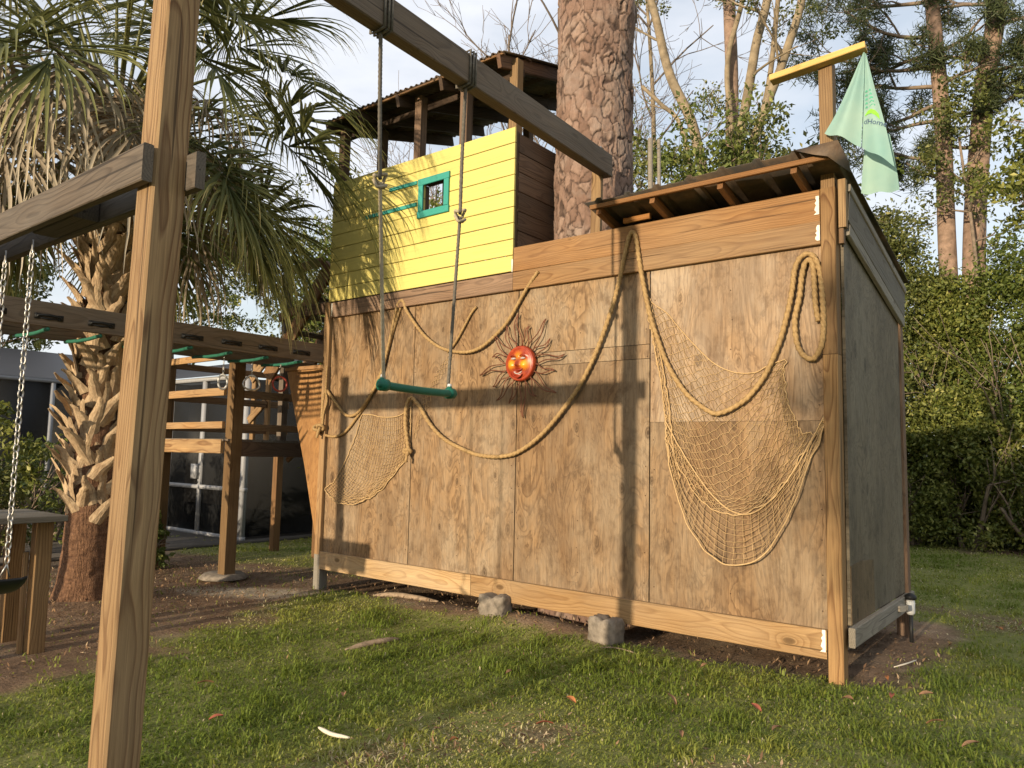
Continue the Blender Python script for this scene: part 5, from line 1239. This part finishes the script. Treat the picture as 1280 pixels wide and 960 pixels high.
# ------------------------------------------------------------------ grass, litter, fallen leaves
def grass():
    rg = np.random.default_rng(9); cx, cy = 6.247, -4.887
    N = 460000
    r = 1.6+(13.5)*rg.random(N)**1.55; a = rg.uniform(math.radians(-38.4-41), math.radians(-38.4+41), N)
    x = cx+r*np.sin(a); y = cy+r*np.cos(a)
    d = dirt(x, y); cl = fbm(x*3.1, y*3.1, 3)
    thin = fbm(x*1.1+40, y*1.1+11, 3)
    keep = rg.random(N) < np.clip((1-d*1.02)*(.45+1.2*(cl-.2)), .04, 1)
    keep &= ~((x > -.2) & (x < 5.05) & (y > .05) & (y < 1.6)); keep &= y < 9.4
    x, y, cl, r, d, thin = x[keep], y[keep], cl[keep], r[keep], d[keep], thin[keep]; n = len(x)
    z = gz(x, y)-.004
    pre = np.clip(rg.random(n)*.6+2.6*(thin-.45)+.25*d, 0, 1); pre = np.where(rg.random(n) < .06, 1, pre)
    h = (.013+.026*rg.random(n)**1.5)*(.7+.8*(cl-.1))*(1-.5*pre)*(1+1.3*sstep(.5, .72, fbm(x*5.3+7, y*5.3+2, 2)*1.35)); az = rg.uniform(0, 2*np.pi, n); lean = rg.uniform(.3, 1.7, n)
    w = (.0020+.0030*rg.random(n)**1.5)*(.70+.10*r)
    dx = np.cos(az); dy = np.sin(az); sx = -dy; sy = dx
    base = np.stack([x, y, z], -1); S = np.stack([sx, sy, np.zeros(n)], -1); Dv = np.stack([dx, dy, np.zeros(n)], -1); Z = np.array([0, 0, 1.0])
    p0 = base-S*w[:, None]; p1 = base+S*w[:, None]
    mid = base+Dv*(h*lean*.35)[:, None]+Z*(h*.62)[:, None]; p2 = mid+S*(w*.8)[:, None]; p3 = mid-S*(w*.8)[:, None]
    p4 = base+Dv*(h*lean*1.0)[:, None]+Z*(h*(1-.25*lean))[:, None]
    V = np.stack([p0, p1, p2, p3, p4], 1).reshape(-1, 3); k = np.arange(n)[:, None]*5
    q = k+np.array([[0, 1, 2, 3]]); t = k+np.array([[3, 2, 4]])
    dry = pre
    m = foliage('grass_blade', (.170, .225, .032), (.380, .385, .085), (.66, .57, .35), .42, .6)
    me = fast_mesh('grass', V, [q, t], {'rnd': np.repeat(dry, 5)})
    tag(mobj('grass', me, m), 'short patchy lawn grass with dry blades', 'grass', kind='stuff')
grass()
M_litter = foliage('leaf_litter', (.09, .05, .03), (.30, .185, .10), (.50, .39, .25), .1, .9)
def litter():
    rg = np.random.default_rng(33); P = []
    def area(n, x0, x1, y0, y1, cond):
        x = rg.uniform(x0, x1, n); y = rg.uniform(y0, y1, n); k = cond(x, y); return np.stack([x[k], y[k], gz(x[k], y[k])+.006], -1)
    P.append(area(30000, -4.5, 1.6, -3.6, .6, lambda x, y: rg.random(len(x)) < dirt(x, y)*(.30*sstep(.35, .6, fbm(x*2.2, y*2.2, 3))+1.0*np.exp(-((x+1.2)**2+(y+1.3)**2)/1.2))))
    P.append(area(4200, 0, 5.3, -.5, 1.7, lambda x, y: rg.random(len(x)) < dirt(x, y)*.8))
    P.append(area(1500, 1.5, 6.5, -3.5, 8, lambda x, y: rg.random(len(x)) < .25))
    P.append(area(26000, 1.8, 6.6, -4.2, 3.0, lambda x, y: rg.random(len(x)) < .9*sstep(.06, .2, fbm(x*1.1+40, y*1.1+11, 3)-.47)))
    P = np.concatenate(P); V, F, r = leaves(P, .038, rg, .30, 1.6)
    V[:, 2] = np.maximum(V[:, 2], gz(V[:, 0], V[:, 1])+.003)
    tag(mobj('leaf_litter', fast_mesh('leaf_litter', V, F, {'rnd': r}), M_litter), 'dry brown leaf litter and pine straw on the bare soil', 'litter', kind='stuff')
litter()
def fallen():
    rg = np.random.default_rng(44)
    pos = [(3.85, -2.23), (3.68, -1.59), (4.05, -1.80), (3.95, -1.42), (4.76, -.91), (4.63, -1.52), (5.16, .15), (5.26, -.22), (5.52, -.53), (5.70, -.76), (5.52, 2.28), (5.09, -.44), (4.20, -.30), (2.94, -2.12), (2.77, -2.77), (4.35, -1.05), (3.35, -1.2), (5.4, -.05), (4.95, -1.15), (2.2, -2.5)]
    oranges = [plain('orange_leaf', (.42, .165, .06), .8, 0, .3), plain('brown_leaf', (.27, .15, .08), .85, 0, .3), plain('red_leaf', (.30, .095, .055), .8, 0, .3)]
    for i, (x, y) in enumerate(pos):
        L = rg.uniform(.028, .048); w = L*.34; n = 7; v = []
        for t in np.linspace(0, 1, n):
            ww = w*math.sin(math.pi*(.06+.9*t))**.8; zc_ = .010*math.sin(t*3.1)
            v += [(L*(t-.5)*2, -ww, zc_+.007), (L*(t-.5)*2, 0, zc_), (L*(t-.5)*2, ww, zc_+.008)]
        q = [(a*3+j, a*3+3+j, a*3+4+j, a*3+1+j) for a in range(n-1) for j in range(2)]
        me = fast_mesh('fallen_leaf', v, np.array(q), None, True)
        mi = 0 if i in (0, 3, 6, 10) else (2 if i in (4, 7, 14, 2) else 1)
        m = Matrix.Translation((x, y, float(gz(x, y))+.030)) @ Matrix.Rotation(rg.uniform(0, 6.3), 4, 'Z') @ Matrix.Rotation(rg.normal(0, .25), 4, 'X') @ Matrix.Rotation(rg.normal(0, .2), 4, 'Y')
        lab = ['curled orange fallen leaf lying on the lawn', 'brown fallen leaf lying on the lawn', 'reddish fallen leaf lying on the lawn'][mi]
        tag(mobj('fallen_leaf', me, oranges[mi], None, m), lab, 'leaf', ['orange leaves on the lawn', 'brown leaves on the lawn', 'red leaves on the lawn'][mi])
fallen()
